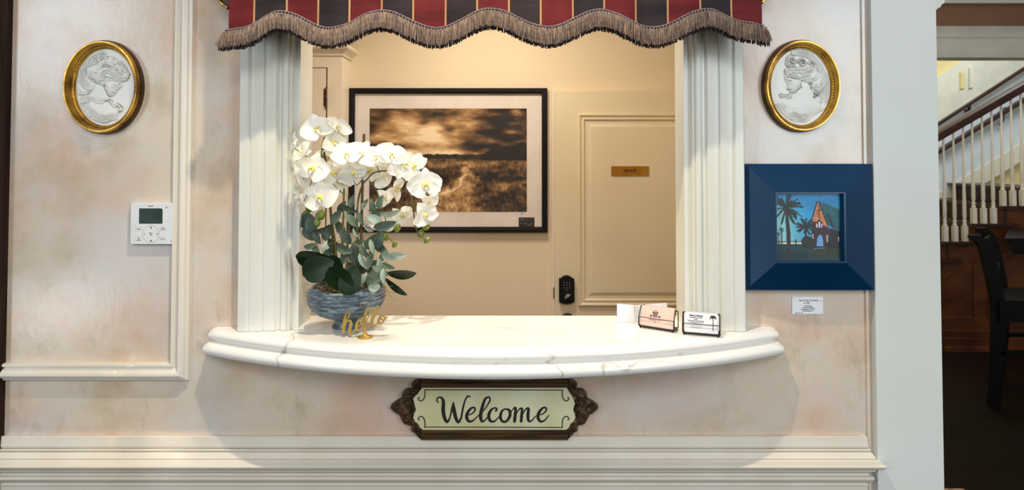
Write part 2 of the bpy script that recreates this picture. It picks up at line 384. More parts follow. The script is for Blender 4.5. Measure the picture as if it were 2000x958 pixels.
# chair rail
RP = [(852,0),(852,.009),(854,.013),(873,.015),(876,.013),(877,.009),(878,.018),(880,.021),(882.5,.020),(883.5,.016),(884.5,.021),(897,.031),(898,.029),(899,.033),
      (906,.041),(911,.050),(914,.053),(917,.051),(918.5,.044),(919,.030),(922.5,.029),(923.5,.024),(926,.016),(929,.015),(930,.020),(933,.026),(938,.027),(942,.023),
      (944.5,.013),(947,.013),(948,.017),(950,.017),(951,.013),(1010,.012),(1012,0)]
RX = .958
secs = []
for k in range(3):
    row = []
    for py, h in RP:
        z = PZ(py, -h)
        if k == 0: row.append((xa+.001, -h, z))
        elif k == 1: row.append((RX+.004+h*.80, -h, z))
        else: row.append((RX+.004+h*.80, min(0, -.0), z))
    secs.append(row)
struct(build('trim_7', MB().loft(secs), 'trim', smooth=25))
# picture-frame moulding on the left
MP = [(0,0),(0,.011),(.002,.016),(.007,.017),(.009,.013),(.011,.010),(.014,.011),(.019,.018),(.025,.023),(.031,.024),(.036,.020),(.038,.019),(.040,.014),(.043,.013),(.047,.010),(.047,0)]
c0 = P(337.5, 708, 0)
secs = [[(c0.x+u+.0, -h, 2.3) for u, h in MP], [(c0.x+u, -h, c0.z-u) for u, h in MP], [(xa+.001, -h, c0.z-u) for u, h in MP]]
struct(build('trim_8', MB().loft(secs), 'trim', smooth=25))
# wall corner bead beside the white column, and the column itself
mb = MB().prism([(.978,.62),(.986,.62),(.986,2.5),(.978,2.5)], -.006, 0)
struct(build('trim_9', mb, 'plaster', smooth=0))
mb = MB(); xl = P(1708, 479, -.022).x; xr0 = P(1828, 60, -.022).x; xr1 = P(1842, 900, -.022).x
xr = P(1836, 479, -.022).x
mb.add([(xl,-.022,0),(xr,-.022,0),(xr,.12,0),(xl,.12,0),(xl,-.022,ZT),(xr,-.022,ZT),(xr,.12,ZT),(xl,.12,ZT)],
       [(0,3,2,1),(4,5,6,7),(0,1,5,4),(1,2,6,5),(2,3,7,6),(3,0,4,7)])
struct(build('trim_10', mb, 'column', smooth=0))
# dark wood door casing at the far left
xa = P(9, 300, -.02).x
mb = MB(); mb.box((xa-.12, -.020, 0), (xa, -.0005, ZT))
struct(build('trim_11', mb, 'darkwood', smooth=0))

# ---- office behind the window
YB = 1.5
struct(boxo('wall_back', (-1.6, YB, 0), (1.4, YB+.1, 2.7), 'office_wall', smooth=0))
struct(boxo('wall_left', (-1.7, .0705, 0), (-1.6, YB+.1, 2.7), 'office_wall', smooth=0))
struct(boxo('wall_right', (1.10, .1205, 0), (1.14, YB+.1, 2.7), 'office_wall', smooth=0))
struct(boxo('ceiling', (-1.7, .0705, 2.7), (1.14, YB+.1, 2.78), 'office_wall', smooth=0))
# shallow cabinet
cx1 = PX(667, YB-.165, 250); cz1 = PZ(104, YB-.17)
cab = thing('cabinet', 'tall cream cabinet with small crown and hinged door behind the left jamb', 'cabinet', (-1.2, YB-.08, 0))
boxo('body', (-1.5, YB-.165, 0), (cx1, YB-.0005, cz1), 'cabinet', cab, smooth=0)
prof = [(0,0),(.008,0),(.010,.008),(.022,.022),(.036,.030),(.040,.036),(.040,.048),(0,.048)]
secs = [[(-1.5, YB-.1655-u, cz1-.012+v) for u, v in prof], [(cx1+u, YB-.1655-u, cz1-.012+v) for u, v in prof], [(cx1+u, YB-.001, cz1-.012+v) for u, v in prof]]
build('crown_moulding', MB().loft(secs), 'cabinet', cab, smooth=25)
dx = PX(636, YB-.17, 250); dz = PZ(134, YB-.17)
build('door_gap', MB().box((-1.46, YB-.1665, .1), (dx+.006, YB-.1655, dz+.006)), 'bronze', cab, smooth=0)
cdoor = boxo('door', (-1.45, YB-.180, .12), (dx, YB-.167, dz), 'cabinet', cab, smooth=0)
hz = P(637, 190, YB-.18)
hb = MB(); hb.lathe([(.0,0),(.005,.004),(.004,.008),(.005,.012),(.005,.10),(.004,.104),(.005,.108),(0,.112)], (hz.x+.002, hz.y-.003, hz.z-.06), 10)
hb.box((hz.x-.012, hz.y-.0015, hz.z-.045), (hz.x, hz.y+.002, hz.z+.04))
build('hinge', hb, 'bronze', cdoor)
# paneled door marked private (fixed door, part of the room)
YD = YB-.045
dl = PX(1083, YD, 400); dt = PZ(178, YD)
ddoor = struct(boxo('door_1', (dl, YD, 0), (dl+.82, YB-.001, dt), 'office_door', smooth=0))
struct(boxo('trim_12', (dl-.010, YD+.008, 0), (dl-.001, YB-.0005, dt+.01), 'cabinet', smooth=0))
pl, pr, pt, pb = PX(1129, YD, 400), PX(1129, YD, 400)+.56, PZ(222, YD), PZ(598, YD)
DP = [(0,0),(0,.010),(.006,.014),(.012,.012),(.016,.006),(.020,.004),(.026,.009),(.030,.009),(.036,.002),(.036,0)]
corners = [(pl, pt, 1, -1), (pr, pt, -1, -1), (pr, pb, -1, 1), (pl, pb, 1, 1)]
secs = [[(x+sx*u, YD-h, z+sz*u) for u, h in DP] for x, z, sx, sz in corners]
build('panel_moulding', MB().loft(secs, loop=True), 'office_door', ddoor, smooth=25)
mb = MB(); a, b = .052, .068
secs = [[(pl+a,YD-.0005,pt-a),(pr-a,YD-.0005,pt-a),(pr-a,YD-.0005,pb+a),(pl+a,YD-.0005,pb+a)],[(pl+b,YD-.007,pt-b),(pr-b,YD-.007,pt-b),(pr-b,YD-.007,pb+b),(pl+b,YD-.007,pb+b)]]
mb.loft(secs); build('raised_panel', mb, 'office_door', ddoor, smooth=0)
# brass plate
s0 = P(1194, 325, YD-.012); s1 = P(1267, 343.5, YD-.012)
pln = build('name_plate', MB().box((s0.x, YD-.012, s1.z), (s1.x, YD-.0085, s0.z)), 'brass', None, smooth=0)
tag(pln, 'small brass plate engraved PRIVATE on the cream panelled door', 'sign')
mb = MB(); text_mb(mb, 'PRIVATE', (s0.x+s1.x)/2, (s0.z+s1.z)/2, .0185, YD-.0124, bold=.0007, sx=.92)
build('lettering', mb, 'brownink', pln, smooth=0, recalc=False)
# keypad deadbolt
kc = P(1107, 567, YD-.02); kw, kh = .038, .066
lock = thing('keypad_lock', 'black keypad deadbolt with thumb turn on the cream door edge', 'lock', (kc.x, YD, kc.z-kh))
out = [(kc.x-kw, kc.z-kh+.008),(kc.x-kw*.6, kc.z-kh),(kc.x, kc.z-kh-.004),(kc.x+kw*.6, kc.z-kh),(kc.x+kw, kc.z-kh+.008),(kc.x+kw, kc.z+kh-.012),(kc.x+kw*.72, kc.z+kh-.008),
       (kc.x+kw*.5, kc.z+kh),(kc.x, kc.z+kh+.006),(kc.x-kw*.5, kc.z+kh),(kc.x-kw*.72, kc.z+kh-.008),(kc.x-kw, kc.z+kh-.012)]
mb = MB().prism(out, YD-.024, YD-.0005); ins = [(kc.x+(x-kc.x)*.86, kc.z+(z-kc.z)*.9) for x, z in out]; mb.prism(ins, YD-.028, YD-.024)
build('housing', mb, 'black', lock, smooth=0)
mb = MB()
for r in range(3):
    for q in range(3): mb.box((kc.x-.016+q*.014, YD-.0285, kc.z+.036-r*.013), (kc.x-.012+q*.014, YD-.028, kc.z+.041-r*.013))
mb.box((kc.x-.002, YD-.0285, kc.z-.002), (kc.x+.002, YD-.028, kc.z+.003))
build('keypad', mb, 'screen_grey', lock, smooth=0)
mb = MB(); mb.tube([(kc.x-.010, YD-.040, kc.z-.036),(kc.x+.004, YD-.042, kc.z-.026),(kc.x+.014, YD-.040, kc.z-.018)], [.005,.007,.004], 8)
mb.tube([(kc.x+.002, YD-.042, kc.z-.026),(kc.x+.002, YD-.0282, kc.z-.026)], .009, 10)
build('thumb_turn', mb, 'screen_grey', lock)
kn = P(1109, 620, YD-.03)
mb = MB(); pr_ = [(.0,0),(.030,.001),(.033,.006),(.014,.012),(.012,.030),(.024,.038),(.028,.048),(.022,.060),(0,.064)]
mb.loft([[(kn.x+r*math.cos(2*PI*k/20), YD-.0005-z, kn.z-.018+r*math.sin(2*PI*k/20)) for k in range(20)] for r, z in pr_])
tag(build('door_knob', mb, 'blackmetal'), 'dark door knob just below the keypad, mostly hidden by the counter', 'knob')
lk = P(1082.5, 573, YD)
struct(build('trim_13', MB().box((lk.x-.004, YD+.0045, lk.z-.028), (lk.x+.001, YD+.0078, lk.z+.028)), 'bronze', smooth=0))

# ================================================================== COUNTER
ctr = thing('reception_counter', 'bow-fronted white marble counter with double moulded edge below the window', 'counter', (-.05, 0, ZC-.07))
cxm, hch, sag = -.0505, .775, .192
R = (hch**2+sag**2)/(2*sag); 
def arc(off, n=56):
    """front outline of the counter; off >0 is further out"""
    h = hch+off*1.2; pts = []
    amax = math.asin(hch/R)
    for i in range(n+1):
        a = -amax+2*amax*i/n; x = cxm+(R+off)*math.sin(a); y = min(-.0006, -.032-((R+off)*math.cos(a)-(R-sag)))
        pts.append((x, y))
    return pts
UP = [(-.03,0),(-.012,-.001),(-.004,-.005),(.0005,-.012),(.001,-.018),(-.003,-.025),(-.010,-.029),(-.012,-.033)]
LO = [(-.020,-.033),(.004,-.034),(.012,-.038),(.017,-.045),(.0175,-.053),(.014,-.060),(.006,-.066),(-.012,-.068)]
def tier(prof, name, zb, back, offs=0):
    mb = MB(); rows = []
    for u, z in prof:
        p = [(x, y, ZC+z) for x, y in arc(u+offs)]
        # returns to the wall at both ends
        p = [(p[0][0]-.002, -.0005, ZC+z)]+p+[(p[-1][0]+.002, -.0005, ZC+z)]
        rows.append(p)
    n = len(rows[0]); vs = [q for r in rows for q in r]; fs = []
    for i in range(len(rows)-1):
        for j in range(n-1): fs.append((i*n+j, (i+1)*n+j, (i+1)*n+j+1, i*n+j+1))
    mb.add(vs, fs)
    top = rows[0]; bot = rows[-1]
    mb.add([q for q in top]+[(q[0], -.0005, q[2]) for q in top], [(j, j+1, n+j+1, n+j) for j in range(n-1)])
    mb.add([q for q in bot]+[(q[0], -.0005, q[2]) for q in bot], [(n+j, n+j+1, j+1, j) for j in range(n-1)])
    return build(name, mb, 'marble', ctr, smooth=50, recalc=True)
tier([(-.045,0)]+UP, 'upper_edge', 0, 0); tier([(-.045,-.0335)]+LO, 'lower_edge', 0, 0)
mb = MB(); mb.box((OXL-.012, -.0004, ZC-.055), (OXR+.012, .121, ZC)); build('inner_shelf', mb, 'marble', ctr, smooth=0)

# ================================================================== VALANCE
YV = -.16
sv = SC(YV)
val = thing('valance', 'burgundy and charcoal striped silk valance with scalloped tan fringe', 'valance', (P(965, 0, YV).x, YV, P(965, 60, YV).z))
KP = [(438,60),(470,57),(550,24),(645,57),(743,22),(852,56),(960,19),(1070,55),(1170,21),(1276,55),(1382,20),(1462,46),(1492,52)]
def cordy(px):
    for (a, ya), (b, yb) in zip(KP, KP[1:]):
        if a <= px <= b:
            t = (px-a)/(b-a); return ya+(yb-ya)*(1-math.cos(PI*t))/2
    return KP[0][1] if px < KP[0][0] else KP[-1][1]
edges = [445]; kinds = []
x = 445; bound = [497,559,621,682,745,807,870,932,994,1056,1119,1180,1242,1305,1368,1430]
cols = []
prev = 445
for i, b in enumerate(bound):
    cols.append((prev, b-1.7, i % 2)); cols.append((b-1.7, b+1.7, 2)); prev = b+1.7
cols.append((prev, 1488, len(bound) % 2))
def fold(px, t):      # cloth billows
    return .004*math.sin(px*.045+.6)+.002*math.sin(px*.11+2*t)+.012*t*(1-t)
ROW = 10; ZTOP = PZ(-170, YV)
mb = MB()
for a, b, k in cols:
    n = 1 if k == 2 else 7; secs = []
    for i in range(n+1):
        px = a+(b-a)*i/n; x = PX(px, YV, 30); zb = P(px, cordy(px)+2, YV).z
        secs.append([(x, YV+fold(px, r/ROW)*.9, ZTOP+(zb-ZTOP)*r/ROW) for r in range(ROW+1)])
    mb.loft(secs, closed=False, caps=False, mi=k)
# returns to the wall at both sides
for px, s in ((445, -1), (1488, 1)):
    x = PX(px, YV, 30); zb = P(px, cordy(px)+2, YV).z
    mb.loft([[(x, YV+fold(px, r/ROW)*.9, ZTOP+(zb-ZTOP)*r/ROW) for r in range(ROW+1)], [(x-s*.02, -.075, ZTOP+(zb-ZTOP)*r/ROW) for r in range(ROW+1)]], closed=False, caps=False, mi=0)
build('striped_cloth', mb, ['red', 'dark', 'stripe'], val, smooth=40, recalc=False)
# braid
mb = MB(); top = []; bot = []
pxs = np.linspace(439, 1491, 340)
for px in pxs:
    y = cordy(px); x = PX(px, YV-.008, 30); f = YV-.008+fold(px, 1)
    top.append((x, f, P(px, y-1.5, YV).z)); bot.append((x, f, P(px, y+3.8, YV).z))
mb.tube(top, .0016, 5); mb.tube(bot, .0012, 5)
for i in range(0, 340, 2):
    a = Vector(top[i]); b = Vector(bot[i]); mb.tube([a+Vector((0,-.0015,.0012)), b+Vector((0,-.0015,0))], .0013, 4, mi=0)
build('braid', mb, 'cord', val, stuff=True)
mb = MB()
secs = []
for px in pxs: 
    x = PX(px, YV-.005, 30); f = YV-.005+fold(px, 1); y = cordy(px)
    secs.append([(x, f, P(px, y-1, YV).z), (x, f, P(px, y+5, YV).z)])
mb.loft(secs, closed=False, caps=False); build('braid_backing', mb, 'fringedark', val, smooth=0, recalc=False)
def strands(name, m, count, l0, l1, dy, r):
    mb = MB()
    for i in range(count):
        px = 437.5+1055*(i+random.random()*.8)/count; y = cordy(px)+3; L = random.uniform(l0, l1)
        flare = 0
        if px < 470: flare = -(470-px)/33*10
        if px > 1465: flare = (px-1465)/30*9
        slope = (cordy(min(px+4, 1491))-cordy(max(px-4, 438)))/8
        f = YV+dy+fold(px, 1)+random.uniform(-.004, .004)
        lean = random.uniform(-2.6, 2.6)-slope*5
        pts = []
        for t in (0, .35, .7, 1):
            q = P(px+(lean+flare)*t+random.uniform(-.5, .5), y+L*t, YV); pts.append(Vector((q.x, f-.007*math.sin(t*2.2)+random.uniform(-.0007,.0007), q.z)))
        w_ = r*random.uniform(.7, 1.2)
        secs = []
        for k, p in enumerate(pts):
            ww = w_*(1 if k < 3 else 1.3); a = random.uniform(-.4, .4)
            secs.append([p+Vector((-ww*math.cos(a), -ww*math.sin(a), 0)), p+Vector((0, -ww*.7, 0)), p+Vector((ww*math.cos(a), ww*math.sin(a), 0))])
        mb.loft(secs, closed=False, caps=False)
    return build(name, mb, m, val, stuff=True, smooth=0, recalc=False)
strands('fringe', 'fringe', 2600, 27, 33, -.012, .00085)
strands('dark_fringe', 'fringedark', 1500, 33, 38, .004, .0012)
# pelmet board behind the cloth
mb = MB(); zt = ZTOP; YP = -.072
xl_, xr_ = PX(423, -.08, 0), PX(1497, -.08, 0); q0 = P(446, 20, YP); q1 = P(1487, 10, YP)
poly = [(xl_-.03, zt),(xl_-.03, PZ(-40, YP)),(xl_, PZ(0, YP)),((xl_+q0.x)/2-.004, PZ(10.5, YP)),(q0.x, q0.z),(q0.x+.03, q0.z-.002),(q1.x-.03, q1.z-.004),(q1.x, q1.z),(xr_, PZ(0, YP)),(xr_+.03, PZ(-30, YP)),(xr_+.03, zt)]
mb.prism(poly, YP, -.0555); mb.prism([(x*1.0, z) for x, z in poly], YP-.001, YP)
pel = build('pelmet_board', mb, 'pelmet', None, smooth=0); tag(pel, 'dark walnut pelmet board peeping out behind the striped valance', 'pelmet')
for p_ in ([(xl_-.03, PZ(-40, YP)),(xl_, PZ(0, YP)),((xl_+q0.x)/2-.004, PZ(10.5, YP)),(q0.x, q0.z)], [(xr_+.03, PZ(-30, YP)),(xr_, PZ(0, YP)),(q1.x, q1.z)]):
    b_ = MB(); b_.tube([(x, YP-.004, z+.006) for x, z in p_], .004, 6); build('bead', b_, 'gold', pel)

# ================================================================== CAMEOS
def cameo(label, co, rx, ry, irx, iry, figure, ic, sc_, flip):
    """co: centre px; figure(U,V) -> height in metres with U,V in crop pixels"""
    Yf = -.020; c = P(co[0], co[1], Yf); s = SC(Yf)
    t = thing('oval_plaque', label, 'plaque', (c.x, 0, c.z-ry*s), 'gilt oval portrait plaques')
    n = 96; cix, ciz = (ic[0]-co[0])*s, -(ic[1]-co[1])*s
    prof = [(.085, 0), (.085, .016), (.13, .024), (.24, .0285), (.40, .0285), (.55, .022), (.66, .015), (.72, .012), (.80, .013), (.90, .012), (1, .008), (1, 0)]
    secs = []
    for k in range(n):
        a = 2*PI*k/n; ox, oz = c.x+rx*s*math.cos(a), c.z+ry*s*math.sin(a); ix, iz = c.x+cix+irx*s*math.cos(a), c.z+ciz+iry*s*math.sin(a)
        secs.append([(ox+(ix-ox)*u, -.0005-h, oz+(iz-oz)*u) for u, h in prof])
    build('gilt_frame', MB().loft(secs, loop=True), 'gold', t, smooth=40)
    secs = []; rp_ = [(0, .0002), (0, .011), (.03, .016), (.084, .019), (.084, .0002)]
    for k in range(n):
        a = 2*PI*k/n; ox, oz = c.x+rx*s*math.cos(a), c.z+ry*s*math.sin(a); ix, iz = c.x+cix+irx*s*math.cos(a), c.z+ciz+iry*s*math.sin(a)
        secs.append([(ox+(ix-ox)*u, -.0005-h, oz+(iz-oz)*u) for u, h in rp_])
    build('outer_rim', MB().loft(secs, loop=True), 'darkgilt', t, smooth=40, label='dark outer rim')
    mb = MB(); nb = 92
    for k in range(nb):
        a = 2*PI*k/nb; q = Vector((c.x+cix*.85+(irx+3.2)*s*math.cos(a), -.0135, c.z+ciz*.85+(iry+3.2)*s*math.sin(a))); r = .0030
        mb.add([q+Vector(d)*r for d in ((1,0,0),(0,0,1),(-1,0,0),(0,0,-1),(0,-1,0))], [(0,1,4),(1,2,4),(2,3,4),(3,0,4)])
    build('beading', mb, 'gold', t, smooth=80, stuff=True, recalc=False)
    # carved relief
    NX, NZ = 190, 240
    A, B = np.meshgrid(np.linspace(-1, 1, NX), np.linspace(-1, 1, NZ))
    # square -> disc mapping so that the border is a clean ellipse
    EX = A*np.sqrt(1-B*B/2); EZ = B*np.sqrt(1-A*A/2)
    px = ic[0]+EX*(irx+1.5); py = ic[1]-EZ*(iry+1.5)
    U = (px-sc_[0])*4.355; V = (py-sc_[1])*4.355
    H = figure(U+26*(vnoise(U, V, .018, 41, 3)-.5), V+26*(vnoise(U, V, .018, 43, 3)-.5))
    edge = np.clip((1-np.hypot(EX, EZ))/.05, 0, 1); H = H*edge
    W = .004+H
    X = c.x+(px-co[0])*s; Z = c.z-(py-co[1])*s
    vs = np.stack([X, -W, Z], -1).reshape(-1, 3).tolist()
    fs = [(j*NX+i, j*NX+i+1, (j+1)*NX+i+1, (j+1)*NX+i) for j in range(NZ-1) for i in range(NX-1)]
    mb = MB(); mb.v = [tuple(v) for v in vs]; mb.f = fs; mb.m = [0]*len(fs)
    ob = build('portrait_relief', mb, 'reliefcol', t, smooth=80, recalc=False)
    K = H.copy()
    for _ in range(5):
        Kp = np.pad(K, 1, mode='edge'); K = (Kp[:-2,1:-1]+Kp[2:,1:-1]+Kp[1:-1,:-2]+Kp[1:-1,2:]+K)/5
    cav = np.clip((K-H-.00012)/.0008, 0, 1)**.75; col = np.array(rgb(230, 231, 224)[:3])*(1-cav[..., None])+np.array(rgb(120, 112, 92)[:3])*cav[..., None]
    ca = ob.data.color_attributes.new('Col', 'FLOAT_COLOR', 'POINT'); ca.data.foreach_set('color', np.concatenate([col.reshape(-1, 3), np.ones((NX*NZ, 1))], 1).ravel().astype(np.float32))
    return t
def dome(U, V, poly, A, k):
    p = [tuple(q) for q in catmull(poly, 5, True)]
    m = inside(U, V, p); d = segdist(U, V, p, True); return np.where(m, A*(1-np.exp(-d/k)), 0)
def ridge(U, V, pts, A, wd, sm=True):
    p = catmull(pts, 5) if sm else pts
    return A*np.exp(-(segdist(U, V, p)/wd)**2)
def curls(U, V, poly, count, seed, A=.0028, r0=10, r1=20):
    r = np.random.default_rng(seed); p = [tuple(q) for q in catmull(poly, 4, True)]
    xs = [q[0] for q in poly]; ys = [q[1] for q in poly]; H = np.zeros(U.shape); done = 0
    while done < count:
        x, y = r.uniform(min(xs), max(xs)), r.uniform(min(ys), max(ys))
        if not inside(np.array([x]), np.array([y]), p)[0]: continue
        H = np.maximum(H, ridge(U, V, spiral(x, y, r.uniform(r0, r1), 1.3, r.uniform(0, 6), r.choice([-1, 1]), 12), A, 4.2, False)); done += 1
    return H
def strandset(U, V, a, b, n, A, wd, seed, wob=12):
    r = np.random.default_rng(seed); H = np.zeros(U.shape)
    a = np.array(a, float); b = np.array(b, float)
    for i in range(n):
        t = i/(n-1); pts = a*(1-t)+b*t; pts = pts+r.normal(0, wob*.3, pts.shape)
        H = np.maximum(H, ridge(U, V, pts, A*r.uniform(.7, 1.2), wd))
    return H
def fig_left(U, V):
    hairp = [(270,320),(330,290),(400,235),(470,210),(560,245),(620,310),(645,370),(615,425),(550,440),(450,440),(420,475),(340,445),(285,395)]
    H = dome(U, V, [(215,585),(330,570),(440,590),(500,640),(585,650),(560,720),(500,765),(400,785),(300,745),(240,670)], .007, 40)
    H = np.maximum(H, dome(U, V, [(330,440),(420,450),(445,530),(475,565),(440,610),(320,600),(270,570),(320,500)], .007, 30))
    H = np.maximum(H, dome(U, V, [(420,430),(490,415),(545,425),(562,448),(585,452),(566,478),(540,500),(528,512),(533,524),(520,534),(512,548),(480,556),(448,535),(425,490)], .013, 26))
    hh = dome(U, V, hairp, .011, 30); H = np.maximum(H, hh)
    H += np.where(hh > .002, curls(U, V, [(280,330),(340,330),(430,400),(430,460),(350,440),(290,390)], 26, 4)+curls(U, V, [(330,300),(400,250),(470,225),(560,255),(600,300),(480,300),(400,320),(340,340)], 22, 8, .0026, 9, 16)+curls(U, V, [(560,270),(620,310),(640,380),(600,430),(540,420),(560,340)], 12, 5), 0)
    H += np.where(hh > .002, strandset(U, V, [(400,320),(440,290),(510,295),(590,330)], [(430,400),(470,390),(540,410),(600,430)], 9, .0028, 5, 3), 0)
    H += ridge(U, V, [(430,290),(500,278),(560,282),(605,300)], .003, 7)+ridge(U, V, [(440,305),(500,300),(560,312),(600,330)], .002, 5)
    H = np.maximum(H, ridge(U, V, spiral(420, 215, 60, .8, 2.4), .006, 8)); H = np.maximum(H, ridge(U, V, spiral(455, 245, 38, 1.1, 1), .007, 8))
    H = np.maximum(H, ridge(U, V, spiral(305, 250, 34, .9, 2), .005, 7))
    for k in range(5):
        o = k*13; H = np.maximum(H, ridge(U, V, [(400+o*.2,165+o),(300+o,225+o*.6),(215+o,310),(205+o,400),(250+o,470),(330,500)], .0045, 6))
    for k in range(3): H = np.maximum(H, ridge(U, V, [(195+k*6,500+k*8),(215,545-k*8),(270,535-k*6),(330,490)], .005, 7))
    for k in range(5):
        o = k*14; H += ridge(U, V, [(222+o,570),(245+o,655-o*.2),(310+o,725-o*.6),(420,775-o),(530,755-o*.7)], .0035, 5)
    for k in range(3): H += ridge(U, V, [(240,590+k*12),(330,560+k*14),(400,590+k*12),(465,560+k*8)], .003, 6)
    for k in range(4): H += ridge(U, V, [(460+k*8,590),(510,600+k*13),(545+k*4,630),(580-k*6,660),(555,690-k*5)], .003, 6)
    H -= ridge(U, V, [(502,519),(520,526)], .003, 2.6)+ridge(U, V, [(530,460),(548,464)], .0025, 3)
    H += ridge(U, V, [(515,446),(548,450)], .002, 5)
    H -= ridge(U, V, [(424,450),(420,490),(448,535),(470,552)], .003, 3)
    return H*.85
def fig_right(U, V):
    hairp = [(245,330),(300,300),(380,305),(460,275),(530,320),(600,390),(605,450),(560,520),(490,520),(455,450),(400,425),(320,400),(250,385)]
    H = dome(U, V, [(385,460),(470,490),(545,600),(560,660),(500,700),(420,745),(330,745),(240,700),(190,640),(215,560),(300,565),(350,540)], .009, 45)
    H = np.maximum(H, dome(U, V, [(252,375),(330,395),(385,400),(385,450),(370,490),(345,522),(318,530),(298,520),(285,500),(272,484),(262,478),(272,455),(258,430),(250,400)], .013, 26))
    hh = dome(U, V, hairp, .011, 30); H = np.maximum(H, hh)
    H += np.where(hh > .002, curls(U, V, [(250,345),(330,310),(440,300),(460,380),(380,400),(270,370)], 16, 24, .0024, 9, 15), 0)
    H += np.where(hh > .002, curls(U, V, [(460,300),(540,330),(600,400),(600,460),(540,520),(470,480),(440,420)], 26, 14), 0)
    H += np.where(hh > .002, strandset(U, V, [(250,340),(300,315),(380,320),(460,330)], [(265,380),(320,400),(390,410),(460,400)], 8, .0028, 5, 4), 0)
    H = np.maximum(H, curls(U, V, [(215,530),(300,540),(310,600),(220,610)], 9, 17, .005)); H = np.maximum(H, curls(U, V, [(470,430),(560,470),(540,560),(480,540)], 10, 19, .009))
    for r_ in (78, 62, 46): H = np.maximum(H, ridge(U, V, spiral(318, 240, r_, .75, 1.2), .007, 7))
    H = np.maximum(H, ridge(U, V, spiral(322, 236, 28, 1.2, .5), .009, 7)); H = np.maximum(H, ridge(U, V, spiral(400, 270, 40, 1.3, 3.4), .009, 8)); H = np.maximum(H, ridge(U, V, spiral(480, 290, 26, 1.2, 3.4), .008, 7))
    for k in range(5):
        o = k*12; H = np.maximum(H, ridge(U, V, [(320,165+o*.5),(430-o*.3,160+o),(510-o*.5,220+o*.5),(590-o*.7,330+o*.2),(632-o,450),(610-o,580),(560,600)], .0042, 6))
    for k in range(5):
        o = k*14; H += ridge(U, V, [(175+o,620),(230+o*.6,700-o*.3),(320,755-o),(420,765-o),(520,700-o*.6),(600,640-o)], .0034, 5)
    H -= ridge(U, V, [(272,488),(300,494)], .004, 3.2)+ridge(U, V, [(276,420),(300,416)], .0035, 4)
    H -= ridge(U, V, [(385,440),(378,480),(350,522),(322,533)], .003, 3)+ridge(U, V, [(384,460),(392,485)], .004, 4)
    H += ridge(U, V, [(262,402),(300,396)], .002, 5)
    return H*.85
cameo('gilt oval plaque at far left, ivory relief bust facing right', (198.7, 169.8), 76.5, 93, 58.5, 76, fig_left, (199.2, 169.3), (100, 60), 1)
cameo('gilt oval plaque above the blue painting, ivory relief bust facing left', (1566.5, 167.5), 75.5, 91.5, 59.3, 75.8, fig_right, (1568.4, 168.4), (1480, 60), -1)

# ================================================================== THERMOSTAT
Yt = -.016; a = P(255, 397, Yt); b = P(338.5, 478, Yt); st = SC(Yt)
th = thing('thermostat', 'white wall thermostat with green display beside the left panel moulding', 'thermostat', ((a.x+b.x)/2, 0, b.z))
mb = MB(); secs = []
for ins_, y in ((0, -.0005), (0, Yt+.003), (.0015, Yt), ):
    secs.append([(a.x+ins_, y, b.z+ins_), (b.x-ins_, y, b.z+ins_), (b.x-ins_, y, a.z-ins_), (a.x+ins_, y, a.z-ins_)])
mb.loft(secs); build('case', mb, 'plastic', th, smooth=0)
def TP(u, v): q = P(240+u/7.983, 380+v/7.983, Yt); return q.x, q.z
x0, z0 = TP(256, 218); x1, z1 = TP(617, 457)
disp = build('display', MB().prism([(x0, z1), (x1, z1), (x1, z0-.004), (x1-.003, z0), (x0, z0)], Yt-.0006, Yt), 'lcd', th, smooth=0)
for s_, u, v, z_ in (('7', 325, 365, .008), ('2', 350, 365, .008), ('7', 500, 350, .010), ('5', 532, 350, .010)):
    mb = MB(); q = TP(u, v); text_mb(mb, s_, q[0], q[1], z_, Yt-.0008); build('digit', mb, 'lcddark', disp, smooth=0, recalc=False)
mb = MB(); q = TP(437, 182); text_mb(mb, 'Panasonic', q[0], q[1], .0042, Yt-.0003, bold=.00012, sx=.86)
for s_, u, v, z_ in (('Mode', 247, 543, .0044), ('On/Off', 622, 543, .0042), ('Fan', 247, 685, .0040), ('Speed', 247, 710, .0040), ('Cancel', 620, 695, .0042), ('Menu', 437, 603, .0042), ('OK', 437, 633, .0042)):
    build('legend', mb, 'ink', th, smooth=0, recalc=False); mb = MB(); q = TP(u, v); text_mb(mb, s_, q[0], q[1], z_, Yt-.0003, bold=.0001)
build('legend', mb, 'ink', th, smooth=0, recalc=False)
for pts in ([(437,500),(422,528),(452,528)], [(437,740),(422,712),(452,712)], [(325,618),(342,608),(342,628)], [(552,618),(532,606),(532,630)], [(680,190),(668,212),(692,212)], [(623,512),(610,521),(636,521)]):
    mb = MB(); mb.prism([TP(*p) for p in pts], Yt-.0004, Yt); build('arrow', mb, 'ink', th, smooth=0)
for v in (705, 724, 742): mb = MB(); mb.prism([TP(754, v), TP(762, v), TP(762, v+9), TP(754, v+9)], Yt-.0004, Yt); build('dot', mb, 'ink', th, smooth=0)
mb = MB()
cc = TP(437, 618); rr = 130/7.983*st
mb.tube([(cc[0]+rr*math.cos(2*PI*k/40), Yt, cc[1]+rr*math.sin(2*PI*k/40)) for k in range(41)], .00035, 4)
for u0, v0, u1, v1 in ((192,512,300,572),(572,512,672,572),(192,662,300,722),(572,662,672,722)):
    pts = [TP(u0, v0), TP(u1, v0), TP(u1, v1), TP(u0, v1), TP(u0, v0)]; mb.tube([(x, Yt, z) for x, z in pts], .0002, 4)
build('button_outlines', mb, 'faintink', th)

